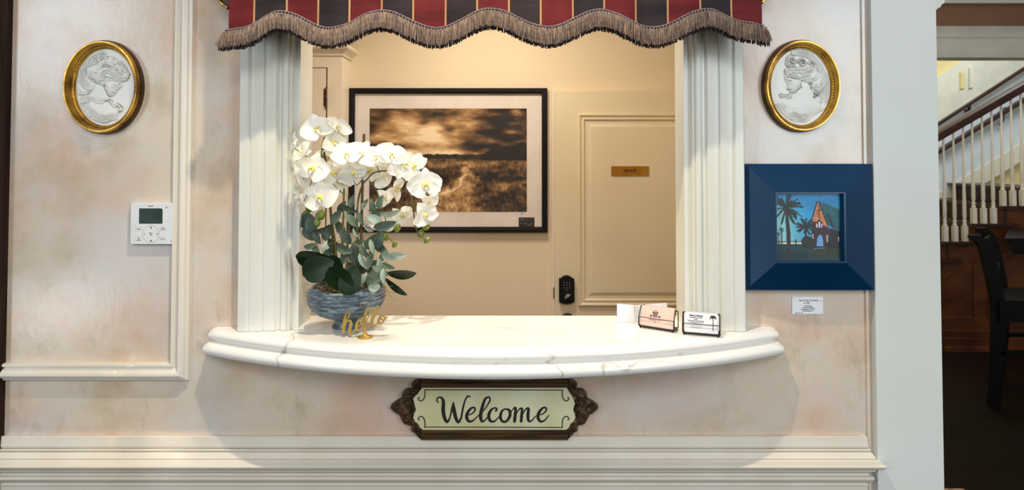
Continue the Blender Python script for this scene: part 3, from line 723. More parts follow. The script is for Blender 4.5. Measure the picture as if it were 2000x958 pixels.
# ================================================================== PRINTS (flat colour on the sheet)
def sheet(name, x0, x1, z0, z1, y, img, m, parent):
    h, w_, _ = img.shape; xs = np.linspace(x0, x1, w_); zs = np.linspace(z1, z0, h)
    X, Z = np.meshgrid(xs, zs); c = ORI[parent.name]
    cen = Vector(((x0+x1)/2, y, z0))
    vs = np.stack([X-cen.x, np.zeros_like(X), Z-cen.z], -1).reshape(-1, 3)
    me = bpy.data.meshes.new(name); i = np.arange((h-1)*(w_-1)); r = i//(w_-1); cidx = i % (w_-1); b0 = r*w_+cidx
    fs = np.stack([b0, b0+w_, b0+w_+1, b0+1], -1)
    me.from_pydata(vs.tolist(), [], fs.tolist()); me.materials.append(M[m])
    ca = me.color_attributes.new('Col', 'FLOAT_COLOR', 'POINT')
    s = np.clip(img, 0, 1).reshape(-1, 3); l = np.where(s <= .04045, s/12.92, ((s+.055)/1.055)**2.4)
    ca.data.foreach_set('color', np.concatenate([l, np.ones((len(l), 1))], 1).ravel().astype(np.float32))
    o = bpy.data.objects.new(name, me); COL.objects.link(o); o.parent = parent; o.location = cen-c; ORI[o.name] = cen; return o
def marsh():
    Wd, Hd = 308, 203; X, Z = np.meshgrid(np.linspace(722, 1029, Wd), np.linspace(212, 414, Hd))
    n1 = vnoise(X*1.0, Z*2.6, .012, 3, 6); n2 = vnoise(X, Z*3.2, .035, 8, 5)
    hor = 308-6*np.clip((X-722)/307, 0, 1)*0
    t = np.clip((Z-212)/95, 0, 1)
    v = .34+.10*t+1.05*(n1-.5)+.42*(n2-.5)+.25*(vnoise(X+20*n1, Z*2, .022, 91, 5)-.5)
    v += .20*np.exp(-((Z-299)/7.0)**2)+.12*np.exp(-((Z-262+.12*(X-870))/12)**2)
    v += .12*np.exp(-((X-830)/50)**2-((Z-228)/26)**2)
    v -= .16*np.exp(-((Z-286)/8)**2)+.15*np.exp(-((X-960)/45)**2-((Z-236)/18)**2)+.10*np.exp(-((X-740)/30)**2-((Z-240)/18)**2)
    v -= .20*np.exp(-((X-828)/12)**2-((Z-240)/5)**2)+.22*np.exp(-((X-876)/10)**2-((Z-252)/6)**2)
    v += .34*np.exp(-((X-1014)/16)**2-((Z-222)/14)**2)*(.4+vnoise(X, Z, .12, 31, 3))
    # marsh ground
    g1 = vnoise(X*1.0, Z*2.2, .06, 21, 6); g2 = vnoise(X*2.2, Z, .16, 25, 4)
    gr = .25+.46*(g1-.45)+.26*(g2-.5)+.06*np.exp(-((Z-318)/6)**2)
    gr += .12*np.exp(-((Z-322)/10)**2-((X-900)/90)**2)
    gr -= .10*np.exp(-((X-965)/40)**2-((Z-345)/14)**2)+.08*np.exp(-((Z-350)/22)**2-((X-820)/45)**2)
    gr += .20*np.exp(-((X-985)/36)**2-((Z-362)/9)**2)*(.3+1.2*vnoise(X*3, Z*.6, .2, 44, 3))
    pc = np.interp(Z, [325, 345, 365, 385, 414], [905, 915, 897, 880, 872]); pw = np.interp(Z, [325, 345, 365, 385, 414], [6, 17, 30, 46, 74])
    pm = np.exp(-((X-pc)/pw)**4)*(Z > 326); gr += pm*(.26+.22*(vnoise(X*1.6, Z, .14, 51, 5)-.5))
    gr += .22*ridge(X, Z, [(845,382),(870,376),(888,370),(899,362),(901,350),(908,342)], 1, 2.2)
    isky = 1/(1+np.exp((Z-hor)/.9)); img = v*isky+gr*(1-isky)
    trl = 303-6*np.exp(-((X-735)/24)**2)-15*np.exp(-((X-722)/32)**2)-3*vnoise(X, Z*0, .15, 60, 3)
    trr = 306-np.interp(X, [900, 940, 960, 990, 1029], [0, 3, 14, 21, 26])*(.75+.5*vnoise(X, Z*0, .12, 66, 4))
    tr = ((Z > trl) & (Z < 309)) | ((Z > trr) & (Z < 311+(X > 940)*3))
    img = np.where(tr, .09+.12*vnoise(X, Z, .2, 70, 3), img); img = np.clip(img+(img-.36)*.55+.0, .03, .97)
    stops = [0, .12, .3, .5, .72, 1]
    cr = np.interp(img, stops, [.05, .16, .38, .60, .82, 1]); cg = np.interp(img, stops, [.035, .115, .275, .455, .67, .93]); cb = np.interp(img, stops, [.025, .075, .17, .29, .47, .78])
    return np.stack([cr, cg, cb], -1)
def church():
    Wd, Hd = 190, 190; U, V = np.meshgrid(np.linspace(20, 830, Wd), np.linspace(62, 890, Hd))
    C = lambda *c: np.array(c)/255.
    img = np.zeros(U.shape+(3,)); n = vnoise(U, V, .012, 5, 4); n3 = vnoise(U, V, .05, 15, 3)
    t = np.clip((V-62)/600, 0, 1)[..., None]; tl = np.clip((420-U)/380, 0, 1)[..., None]
    sky = C(22,130,186)*(1-t)+C(58,150,190)*t; sky = sky*(1-tl*np.clip(t*1.7, 0, 1))+C(150,204,196)*tl*np.clip(t*1.7, 0, 1)
    img[:] = sky*(.88+.24*n[..., None])
    def fill(poly, c, tex=.25):
        m = inside(U, V, poly); img[m] = (C(*c)*(1-tex/2+tex*n3[..., None]))[m]
    def stroke(pts, wd, c):
        m = segdist(U, V, pts) < wd; img[m] = (C(*c)*(.8+.4*n3[..., None]))[m]
    fill([(20,655),(420,655),(420,668),(20,668)], (96,88,50)); fill([(20,668),(360,668),(360,690),(20,690)], (196,204,188))
    fill([(20,690),(830,690),(830,890),(20,890)], (8,52,60), .8); fill([(420,760),(830,720),(830,850),(500,860)], (34,50,30), .8); fill([(20,800),(430,780),(420,890),(20,890)], (8,38,44), .6)
    fill([(555,155),(700,205),(830,262),(830,560),(740,500),(670,440)], (24,86,92), .6); fill([(640,300),(700,330),(760,500),(720,480)], (12,44,56), .4)
    fill([(700,490),(830,540),(830,740),(640,745)], (26,22,26), .5)
    fill([(470,430),(670,470),(700,520),(640,745),(470,735)], (52,26,34), .5)
    fill([(555,165),(478,410),(485,470),(520,440),(560,380),(600,430),(655,480),(672,450)], (184,116,62), .7)
    fill([(478,400),(530,420),(530,500),(455,480)], (56,26,32))
    stroke([(545,160),(470,400)], 8, (20,16,22)); stroke([(565,170),(675,460)], 8, (24,22,30)); stroke([(563,215),(563,345)], 6, (60,30,30)); stroke([(540,270),(590,270)], 5, (60,30,30)); stroke([(505,350),(622,350)], 3, (90,50,40))
    fill([(515,490),(520,420),(545,400),(565,380),(590,405),(612,425),(615,490)], (40,20,36))
    for a_, b_, c_ in ((528,543,430),(556,578,408),(592,606,430)): fill([(a_,486),(a_,c_+10),((a_+b_)/2,c_),(b_,c_+10),(b_,486)], (206,196,220), .1)
    fill([(520,740),(522,640),(545,575),(580,560),(612,585),(625,650),(625,740)], (30,22,40)); fill([(533,715),(535,640),(555,590),(580,570),(603,595),(615,650),(615,715)], (104,150,204), .25)
    fill([(498,740),(640,730),(640,745),(500,755)], (90,90,110)); fill([(478,570),(494,565),(496,625),(482,620)], (180,180,180)); fill([(652,580),(672,575),(674,660),(656,670)], (150,160,180)); fill([(798,600),(812,598),(812,660),(800,660)], (170,150,120))
    cx_, cy_ = 160, 240; r = np.random.default_rng(3)
    for k in range(46):
        a_ = r.uniform(-PI*1.02, PI*.42) if k % 3 else r.uniform(0, 2*PI); L = r.uniform(110, 235)
        ex, ey = cx_+L*math.cos(a_), cy_+L*math.sin(a_)*.95+14
        stroke([(cx_, cy_), ((cx_+ex)/2, (cy_+ey)/2-10), (ex, ey)], r.uniform(6, 12), (24, 42, 34) if k % 3 else (14, 24, 28))
    fill([(145,250),(180,250),(210,560),(214,890),(170,890),(158,560)], (38,26,30), .5)
    for k in range(30):
        a_ = r.uniform(0, 2*PI); L = r.uniform(60, 130); ex, ey = 395+L*math.cos(a_), 470+L*math.sin(a_); stroke([(395,470), (ex, ey)], r.uniform(7, 12), (16, 38, 32))
    fill([(385,480),(410,480),(415,620),(385,620)], (24,26,26)); fill([(345,720),(340,650),(370,600),(420,585),(470,610),(500,680),(490,735),(400,745)], (22,34,26), .6)
    for x_, y_, s_ in ((60,560,30),(100,510,34),(40,590,24)):
        for k in range(9): a_ = r.uniform(0, 2*PI); stroke([(x_, y_), (x_+s_*math.cos(a_), y_+s_*.7*math.sin(a_))], 5, (20,48,44))
        stroke([(x_, y_), (x_+2, 690)], 6, (26,32,32))
    stroke([(275,640),(275,715)], 9, (14,34,44)); return img

# ---- large sepia landscape
Yp = YB-.030
a = P(681.5, 172, Yp); b = P(1069.5, 455, Yp); fs_ = SC(Yp); f_ = 11*fs_
pic = thing('framed_photograph', 'large black framed sepia marsh photograph with wide white mat', 'picture', ((a.x+b.x)/2, YB, b.z))
prof = [(0, 0), (0, .026), (.003, .029), (.016, .029), (f_, .026), (f_, .010), (f_, 0)]
secs = [[(x+sx*u, YB-.0005-h, z+sz*u) for u, h in prof] for x, z, sx, sz in ((a.x, a.z, 1, -1), (b.x, a.z, -1, -1), (b.x, b.z, -1, 1), (a.x, b.z, 1, 1))]
build('frame', MB().loft(secs, loop=True), 'black', pic, smooth=0)
boxo('mat_board', (a.x+f_, YB-.014, b.z+f_), (b.x-f_, YB-.001, a.z-f_), 'matboard', pic, smooth=0)
p0 = P(722, 212, YB-.015); p1 = P(1029, 414.5, YB-.015)
sheet('photo_print', p0.x, p1.x, p1.z, p0.z, YB-.0145, marsh(), 'print', pic)
l0 = P(1013, 425, YB-.016); l1 = P(1044, 444, YB-.016)
lc = boxo('title_card', (l0.x, YB-.0155, l1.z), (l1.x, YB-.0142, l0.z), 'blackcard', pic, smooth=0)
mb = MB()
for u0, v, u1 in ((1016,428.5,1023),(1016,435.5,1020),(1023,436,1029),(1029,439,1036),(1036,437,1040)):
    q = P(u0, v, YB-.0157); r_ = P(u1, v+1.3, YB-.0157); mb.add([(q.x, YB-.0158, q.z), (r_.x, YB-.0158, q.z), (r_.x, YB-.0158, r_.z), (q.x, YB-.0158, r_.z)], [(0,1,2,3)])
build('card_text', mb, 'faintink', lc, smooth=0, recalc=False)
mb = MB(); q = P(1020, 418, YB-.0145); text_mb(mb, 'signed', q.x, q.z, .007, YB-.0148, shear=.4); build('signature', mb, 'faintink', pic, smooth=0, recalc=False)
mb = MB(); mb.add([(a.x+f_*.9, YB-.022, b.z+f_*.9), (b.x-f_*.9, YB-.022, b.z+f_*.9), (b.x-f_*.9, YB-.022, a.z-f_*.9), (a.x+f_*.9, YB-.022, a.z-f_*.9)], [(0,1,2,3)])
build('glass', mb, 'glass', pic, smooth=0, recalc=False)

# ---- blue church painting
a = P(1454.5, 320.5, -.03); b = P(1709, 568, -.03); i0 = P(1518, 380, -.070); i1 = P(1647, 509.5, -.070)
pnt = thing('framed_painting', 'square navy framed painting of a chapel and palms at dusk', 'painting', ((a.x+b.x)/2, 0, b.z))
lim = xl-.002                         # the frame stands in front of the corner
oc = [(a.x, a.z), (b.x, a.z), (b.x, b.z), (a.x, b.z)]; ic = [(i0.x, i0.z), (i1.x, i0.z), (i1.x, i1.z), (i0.x, i1.z)]
secs = []
for (ox, oz), (ix, iz) in zip(oc, ic):
    f = lambda t: (ox+(ix-ox)*t, oz+(iz-oz)*t)
    row = []
    for t, h in ((0, .0235), (0, .027), (.02, .0285), (.93, .072), (.97, .072), (.985, .060), (1, .060), (1, .0235)):
        x, z = f(t); row.append((x, -h, z))
    secs.append(row)
build('frame', MB().loft(secs, loop=True), 'navy', pnt, smooth=0)
boxo('backing', (a.x+.01, -.0230, b.z+.01), (b.x-.03, -.0005, a.z-.01), 'black', pnt, smooth=0)
sheet('canvas', i0.x-.001, i1.x+.001, i1.z-.001, i0.z+.001, -.056, church(), 'painting', pnt)
# ---- wall label
Yl = -.003; a = P(1547, 580.5, Yl); b = P(1608, 614, Yl)
lab = boxo('wall_label', (a.x, Yl, b.z), (b.x, -.0005, a.z), 'card', None, smooth=0)
tag(lab, 'small white caption card pinned below the navy framed painting', 'label')
def LP(u, v): q = P(1530+u/17.42, 570+v/17.42, Yl); return q.x, q.z
mb = MB()
for s_, u, v, sz, sh, sx in (('Church of the Cross Sunset', 850, 300, .0072, .35, .66), ('$ 700', 790, 390, .0066, .25, 1), ('Anthony Rogers', 835, 482, .0043, 0, .68), ('Plantation Artist, Bluff, South', 830, 540, .0043, 0, .60),
                             ('anthonyrogers@gmail.com  843.555.0117', 830, 598, .0043, 0, .56), ('website: anthonyrogersart.com', 830, 655, .0043, 0, .56), ('27 x 27  Oil', 530, 728, .0052, .3, .8)):
    q = LP(u, v); text_mb(mb, s_, q[0], q[1], sz, Yl-.0003, shear=sh, sx=sx, bold=.0001)
q = LP(1220, 320); r_ = LP(1350, 328); mb.add([(q[0], Yl-.0003, q[1]), (r_[0], Yl-.0003, q[1]), (r_[0], Yl-.0003, r_[1]), (q[0], Yl-.0003, r_[1])], [(0,1,2,3)])
build('handwriting', mb, 'ink', lab, smooth=0, recalc=False)

# ================================================================== WELCOME SIGN
Ys = -.020
def WP(u, v): q = P(740+u/4.348, 720+v/4.348, Ys); return (q.x, q.z)
sw = SC(Ys)/4.348
wc = P(965, 858, Ys)
ws = thing('welcome_sign', 'cream board lettered Welcome with carved bronze scroll ends below the counter', 'sign', (wc.x, 0, wc.z))
bp_ = [(375,160),(1590,160),(1640,240),(1665,300),(1650,350),(1670,420),(1620,500),(1590,525),(375,525),(330,490),(290,420),(315,350),(290,260),(340,200)]
build('board', MB().prism([WP(*p) for p in bp_], -.020, -.0005), 'sign', ws, smooth=0)
for v0, v1 in ((84, 165), (523, 603)):
    secs = []
    prf = [(0, .0005), (0, .026), (.12, .031), (.30, .031), (.36, .026), (.42, .030), (.62, .030), (.68, .025), (.85, .025), (1, .021), (1, .0005)]
    if v0 > 300: prf = [(1-t, h) for t, h in prf]
    for u in (362, 1604): secs.append([(WP(u, 0)[0], -h, WP(0, v0+(v1-v0)*t)[1]) for t, h in prf])
    build('rail', MB().loft(secs), 'bar', ws, smooth=20)
# carved scroll ends (relief over a traced silhouette)
SIL = [(572,62),(520,84),(430,150),(440,215),(350,230),(300,290),(285,350),(205,400),(145,465),(200,522),(262,575),(290,625),(330,680),(420,705),(420,780),(480,800),(535,880),(568,882),(572,750),(530,625),(455,595),(440,540),(490,500),(490,430),(450,380),(450,330),(540,285),(540,210),(572,180)]
def ornament(mirror):
    NX, NZ = 120, 190; U, V = np.meshgrid(np.linspace(135, 580, NX), np.linspace(52, 892, NZ))
    p = [tuple(q) for q in catmull(SIL, 4, True)]; m = inside(U, V, p); d = segdist(U, V, p, True)
    H = .012+.008*(1-np.exp(-d/25))
    add = np.zeros(U.shape)
    for c_, a0, sg in (((375,370),-.8,1),((375,585),.8,-1)):
        sp = [(c_[0]+66*(1-.85*i/26)*math.cos(a0+sg*1.6*2*PI*i/26), c_[1]+66*(1-.85*i/26)*math.sin(a0+sg*1.6*2*PI*i/26)) for i in range(27)]
        add = np.maximum(add, ridge(U, V, sp, .010, 13, False)); add = np.maximum(add, .010*np.exp(-(np.hypot(U-c_[0], V-c_[1])/14)**2))
    for k in range(7):
        a_ = PI+(k-3)*.30; add = np.maximum(add, ridge(U, V, [(320+20*math.cos(a_), 470+20*math.sin(a_)), (300+145*math.cos(a_), 468+120*math.sin(a_))], .008, 9, False))
        a_ = (k-3)*.38; add = np.maximum(add, ridge(U, V, [(400,465), (400+85*math.cos(a_), 465+75*math.sin(a_))], .008, 8, False))
    for s_ in (1, -1):
        f = lambda q: [(x, 472+s_*(y-472)) for x, y in q]
        for pts in ([(440,260),(490,240),(535,225)], [(350,260),(410,250),(500,275),(530,240)], [(450,210),(480,150),(550,80)], [(470,225),(510,170),(560,100)], [(440,170),(470,160)], [(500,240),(545,190),(566,140)], [(455,130),(490,140)], [(310,330),(350,265),(420,235)]):
            add = np.maximum(add, ridge(U, V, f(pts), .008, 9))
    H += add*.9+.0015*(vnoise(U, V, .06, 9, 3)-.5)
    mb = MB(); X = np.empty(U.shape); Z = np.empty(U.shape)
    UU = 740+U/6.844; VV = 730+V/6.844
    if mirror: UU = 2*965.5-UU
    for j in range(NZ):
        for i in range(NX):
            q = P(UU[j, i], VV[j, i], Ys); X[j, i] = q.x; Z[j, i] = q.z
    idx = -np.ones(U.shape, int); vs = []; fs = []
    def vid(j, i):
        if idx[j, i] < 0: idx[j, i] = len(vs); vs.append((X[j, i], -H[j, i], Z[j, i]))
        return idx[j, i]
    edge = {}
    for j in range(NZ-1):
        for i in range(NX-1):
            if m[j, i] and m[j+1, i] and m[j, i+1] and m[j+1, i+1]:
                f = (vid(j, i), vid(j, i+1), vid(j+1, i+1), vid(j+1, i)); fs.append(f)
                for k in range(4):
                    e = (f[k], f[(k+1) % 4])
                    if (e[1], e[0]) in edge: edge.pop((e[1], e[0]))
                    else: edge[e] = 1
    bi = {}
    for a_, b_ in list(edge):
        for k in (a_, b_):
            if k not in bi: bi[k] = len(vs); vs.append((vs[k][0], -.0005, vs[k][2]))
        fs.append((b_, a_, bi[a_], bi[b_]))
    mb.v = vs; mb.f = fs; mb.m = [0]*len(fs)
    build('scroll_ornament', mb, 'bronze', ws, smooth=60)
ornament(False); ornament(True)
# border line
mb = MB()
ribbon(mb, [(390,183,7),(700,183,7),(1100,184,7),(1560,186,7)], WP, sw, -.0206, -.020, 3)
ribbon(mb, [(385,499,7),(700,500,7),(1100,501,7),(1558,503,7)], WP, sw, -.0206, -.020, 3)
for mx_ in (0, 1):
    for my in (0, 1):
        g = lambda u, v: (u if not mx_ else 1948-u, v if not my else 685-v)
        ribbon(mb, [g(u, v)+(w_,) for u, v, w_ in ((390,183,7),(391,215,8),(386,250,8),(365,276,8),(342,270,8),(334,254,7),(345,248,8))], WP, sw, -.0207, -.020)
build('border', mb, 'ink', ws, smooth=0)
LET = [
 [(505,290,8),(491,270,10),(505,248,11),(532,250,15),(548,285,26),(546,350,30),(556,415,28),(580,455,20),(604,415,12),(620,345,14),(632,292,12)],
 [(632,292,12),(638,350,28),(652,415,28),(674,457,20),(698,420,16),(714,340,15),(732,272,12),(754,238,12),(774,240,11)],
 [(740,397,7),(785,388,9),(815,358,12),(812,335,14),(785,338,16),(755,375,24),(746,415,26),(765,450,20),(800,443,12),(838,408,7)],
 [(838,408,7),(900,345,8),(942,275,12),(935,245,13),(902,262,18),(876,340,26),(864,405,28),(874,448,20),(895,445,11),(928,408,7)],
 [(994,362,16),(1002,344,14),(980,337,12),(950,358,20),(933,402,26),(945,444,22),(982,450,13),(1028,402,7)],
 [(1072,345,11),(1108,358,22),(1112,405,24),(1082,450,18),(1046,448,20),(1032,408,24),(1045,364,18),(1070,346,11)],
 [(1115,385,6),(1140,345,9),(1160,338,20),(1157,400,26),(1152,450,24)],
 [(1154,412,7),(1188,352,10),(1216,344,18),(1212,400,24),(1208,450,22)],
 [(1210,412,7),(1244,352,10),(1270,342,20),(1266,400,26),(1272,445,20),(1296,446,11),(1332,405,7)],
 [(1345,397,7),(1390,388,9),(1420,358,12),(1417,335,14),(1390,338,16),(1360,375,24),(1351,415,26),(1370,450,20),(1405,443,12),(1443,400,7)]]
mb = MB()
for q in LET: ribbon(mb, q, WP, sw, -.0208, -.020, 8)
build('lettering', mb, 'ink', ws, smooth=0)

# ================================================================== HELLO SIGN
Yh = -.105; hb_ = P(713, 655, Yh)
hel = thing('hello_sign', 'gold script hello on a small round pedestal before the blue bowl', 'sign', (hb_.x, Yh, ZC))
mb = MB(); r0 = 15*SC(Yh)
mb.lathe([(r0*.97, 0), (r0, .0012), (r0*.97, .0022), (r0*.7, .0035), (r0*.42, .006), (r0*.24, .010), (r0*.17, .016), (r0*.22, .019), (r0*.17, .022), (r0*.13, .030)], (hb_.x, Yh, ZC+.0002), 28)
build('pedestal', mb, 'brightgold', hel, smooth=60)
def HP(u, v): q = P(390+u/5, 590+v/5, Yh); return (q.x, q.z)
mb = MB(); hs = SC(Yh)/5*1.2
for q in ([(1385,250,8),(1408,215,9),(1450,160,9),(1462,118,10),(1446,102,10),(1424,140,16),(1412,215,24),(1404,300,22)],
          [(1406,275,8),(1432,205,10),(1464,184,14),(1478,215,24),(1466,275,24),(1468,318,18),(1496,306,10),(1536,250,8)],
          [(1520,262,8),(1568,222,9),(1588,182,11),(1570,166,12),(1540,205,20),(1530,252,20),(1546,276,14),(1578,258,9),(1612,210,8)],
          [(1600,225,8),(1645,155,9),(1668,85,10),(1652,56,11),(1626,95,18),(1608,175,24),(1606,235,20),(1624,252,12),(1656,226,9),(1688,180,8)],
          [(1680,195,8),(1722,125,9),(1746,68,10),(1732,46,11),(1704,85,18),(1686,165,24),(1684,222,20),(1702,240,12),(1734,210,9),(1764,160,8)],
          [(1792,134,10),(1764,148,16),(1746,188,20),(1760,212,15),(1790,196,13),(1806,156,12),(1792,132,10)],
          [(1764,160,8),(1788,180,8),(1812,172,8),(1832,152,8)]):
    ribbon(mb, q, HP, hs, Yh-.0018, Yh+.0018, 7)
build('script_word', mb, 'brightgold', hel, smooth=30)

# ================================================================== CARD HOLDERS
def holder(label, pl, pr, cards, kind, hgt):
    dl_ = F*(HC-ZC)/(pl[1]-300)-D; dr_ = F*(HC-ZC)/(pr[1]-300)-D
    A = Vector(((pl[0]-CX)*(dl_+D)/F, dl_, 0)); B = Vector(((pr[0]-CX)*(dr_+D)/F, dr_, 0))
    mid = (A+B)/2; ang = math.atan2(B.y-A.y, B.x-A.x); W = (B-A).length
    t = thing('card_holder', label, 'card holder', (mid.x, mid.y, ZC), 'wire and glass card holders', ang, local=True)
    h2 = W/2; dp = .034; zf = .006; H = hgt
    def bar(p, q, r=.0013): mb.tube([p, q], r, 5)
    mb = MB(); fl = .030
    for x in (-h2, h2):
        bar((x, 0, zf), (x, 0, fl), .0018); bar((x, 0, fl), (x, .016, H)); bar((x, .016, H), (x, dp, H-.006)); bar((x, dp, H-.006), (x, dp, zf)); bar((x, dp, zf), (x, 0, zf))
    for y, z, r in ((0, zf, .0018), (0, fl, .0010), (dp, H-.006, .0011), (dp, zf, .0011)): bar((-h2, y, z), (h2, y, z), r)
    if kind: bar((-h2, .016, H), (h2, .016, H), .0011)
    else:
        bar((-h2, .016, H), (-h2+.01, .02, H+.004))
    build('wire_frame', mb, 'blackmetal', t, smooth=60)
    for x in (-h2+.004, h2-.004):
        for y in (.002, dp-.002):
            build('foot', MB().lathe([(.0022,0),(.003,.0015),(.003,.004),(.002,.006)], (x, y, .0001), 8), 'blackmetal', t, smooth=60)
    mb = MB().add([(-h2, 0, zf), (h2, 0, zf), (h2, 0, fl), (-h2, 0, fl)], [(0,1,2,3)])
    for x in (-h2, h2): mb.add([(x, 0, zf), (x, 0, fl), (x, .016, H), (x, dp, H-.006), (x, dp, zf)], [(0,1,2,3,4)])
    build('glass_panel', mb, 'acrylic', t, smooth=0, recalc=False)
    build('base_plate', MB().box((-h2, .001, zf-.0012), (h2, dp-.001, zf+.0006)), 'blackmetal', t, smooth=0)
    return t, h2, zf, fl, ang, mid
def card_stack(name, label, mid, ang, zf, h2, m, n, y0, lean, ch, rad, grp):
    obs = []
    for k in range(n):
        o_ = thing if False else None
        mb = MB(); w2 = h2-.004; pts = []
        for cx_, cz_, a0 in ((w2-rad, rad, -PI/2), (w2-rad, ch-rad, 0), (-w2+rad, ch-rad, PI/2), (-w2+rad, rad, PI)):
            for i in range(4): a_ = a0+PI/2*i/3; pts.append((cx_+rad*math.cos(a_), cz_+rad*math.sin(a_)))
        mb.prism(pts, 0, .0011)
        me_o = build(name, mb, m, None, smooth=0, origin=(0, 0, 0))
        R_ = Matrix.Translation((mid.x, mid.y, ZC+zf+.0010)) @ Matrix.Rotation(ang, 4, 'Z') @ Matrix.Translation((0, y0+k*.0022, 0)) @ Matrix.Rotation(lean, 4, 'X')
        me_o.matrix_basis = R_; ORI[me_o.name] = Vector((0,0,0))
        tag(me_o, label[0] if k == 0 else label[1], 'card', grp); obs.append(me_o)
    return obs
t1, h2, zf, fl, ang, mid = holder('wire card holder nearer the window centre, filled with blush cards', (1246, 637.5), (1314, 648), None, 0, .056)
ob = card_stack('business_card', ('front blush card printed with a small cottage emblem', 'blush card standing behind the front one in its wire holder'), mid, ang, zf, h2, 'pinkcard', 6, .0022, math.radians(-14), .054, .0015, 'blush cards in the wire holder')
mb = MB(); c_ = ob[0]
def rib(pts, w_=.0012): ribbon(mb, [(x, z, 1) for x, z in pts], lambda u, v: (u, v), w_, -.00035, 0, 3)
hx, hz_ = -.006, .026
rib([(hx-.008, hz_+.012), (hx-.003, hz_+.016), (hx, hz_+.0175)]); rib([(hx, hz_+.0175), (hx+.004, hz_+.016), (hx+.008, hz_+.012)]); rib([(hx-.008, hz_+.012), (hx, hz_+.0125), (hx+.008, hz_+.012)])
for i in range(4): rib([(hx-.006, hz_+.001+i*.003), (hx, hz_+.0012+i*.003), (hx+.006, hz_+.001+i*.003)], .0009)
for i in range(5): rib([(hx-.006+i*.003, hz_), (hx-.006+i*.003, hz_+.006), (hx-.006+i*.003, hz_+.012)], .0008)
for s_ in (-1, 1): mb.prism([(hx+s_*.012-.003, hz_), (hx+s_*.012+.003, hz_), (hx+s_*.012+.001, hz_+.005), (hx+s_*.012-.001, hz_+.005)], -.0003, 0)
text_mb(mb, 'GARDEN CITY', hx, hz_-.008, .0062, -.0004, sx=.9); text_mb(mb, 'INN', hx, hz_-.013, .004, -.0004)
build('emblem', mb, 'ink', c_, smooth=0, recalc=False)
t2, h2, zf, fl, ang, mid = holder('wire card holder beside the right casing, filled with white cards', (1331, 651), (1403, 657), None, 1, .056)
ob = card_stack('business_card', ('front white business card with lines of black print and palm drawing', 'white card standing behind the printed front card in its holder'), mid, ang, zf, h2, 'card', 5, .0022, math.radians(-12), .051, .004, 'white cards in the wire holder')
mb = MB(); 
for s_, z_, sz, bd in (('Vianne J Harrison', .0435, .0062, .0003), ('Inspired Home Realtor', .0385, .0046, .0001), ('Broker', .0345, .0046, .0001), ('Palms Realty Realtors Address', .0300, .0044, .0001), ('111 Boulevard, SC 294 -10', .0260, .0044, .0001), ('843 555 0142', .0215, .004, 0)):
    text_mb(mb, s_, -.013, z_, sz, -.0003, bold=bd, sx=.78)
for s_, z_, sz in (('office 843 555 0100 fax 0101', .0165, .0036), ('www.palmsrealty.com', .0125, .0036)): text_mb(mb, s_, -.013, z_, sz, -.0003, sx=.8)
ribbon(mb, [(.030, .040, 1), (.0302, .028, 1), (.0298, .018, 1), (.030, .008, 1)], lambda u, v: (u, v), .0016, -.0003, 0, 4)
for a_ in (-.3, .35, .9, 1.6, 2.3, 2.8, 3.5):
    ribbon(mb, [(.030, .040, 1), (.030+.005*math.cos(a_), .041+.0045*math.sin(a_)+.001, 1.4), (.030+.0085*math.cos(a_), .040+.006*math.sin(a_)-.001, .6)], lambda u, v: (u, v), .0016, -.0003, 0, 4)
build('print', mb, 'ink', ob[0], smooth=0, recalc=False)
# white folded cards standing behind
fy0 = .050
q0 = P(1205, 600, fy0).x; q1 = P(1238, 600, fy0-.01).x; q2 = P(1303, 600, fy0+.02).x
zt_ = PZ(594, fy0)
mb = MB()
mb.add([(q0, fy0, ZC+.0005), (q1, fy0-.012, ZC+.0005), (q1, fy0-.010, ZC+.0005), (q0+.001, fy0+.002, ZC+.0005), (q0, fy0, zt_), (q1, fy0-.012, zt_-.001), (q1, fy0-.010, zt_-.001), (q0+.001, fy0+.002, zt_)], [(0,1,5,4),(1,2,6,5),(2,3,7,6),(3,0,4,7),(0,3,2,1),(4,5,6,7)])
fc = build('folded_card', mb, 'card', None, smooth=0)
tag(fc, 'blank white square card standing left of the blush card holder', 'card')
mb = MB(); zt2 = PZ(594, fy0+.01)
mb.add([(q1+.0015, fy0-.009, ZC+.0005), (q2, fy0+.020, ZC+.0005), (q2, fy0+.022, ZC+.0005), (q1+.0015, fy0-.007, ZC+.0005), (q1+.0015, fy0-.009, zt2), (q2, fy0+.02, zt2), (q2, fy0+.022, zt2), (q1+.0015, fy0-.007, zt2)], [(0,1,5,4),(1,2,6,5),(2,3,7,6),(3,0,4,7),(0,3,2,1),(4,5,6,7)])
tag(build('folded_card', mb, 'card', None, smooth=0), 'long blank white card standing partly behind the blush card holder', 'card')

# ================================================================== ORCHID
BX, BY = -.4590, .002
orc = thing('potted_orchid', 'white orchids and sage foliage planted in a ribbed blue glazed footed bowl', 'plant', (BX, BY, ZC))
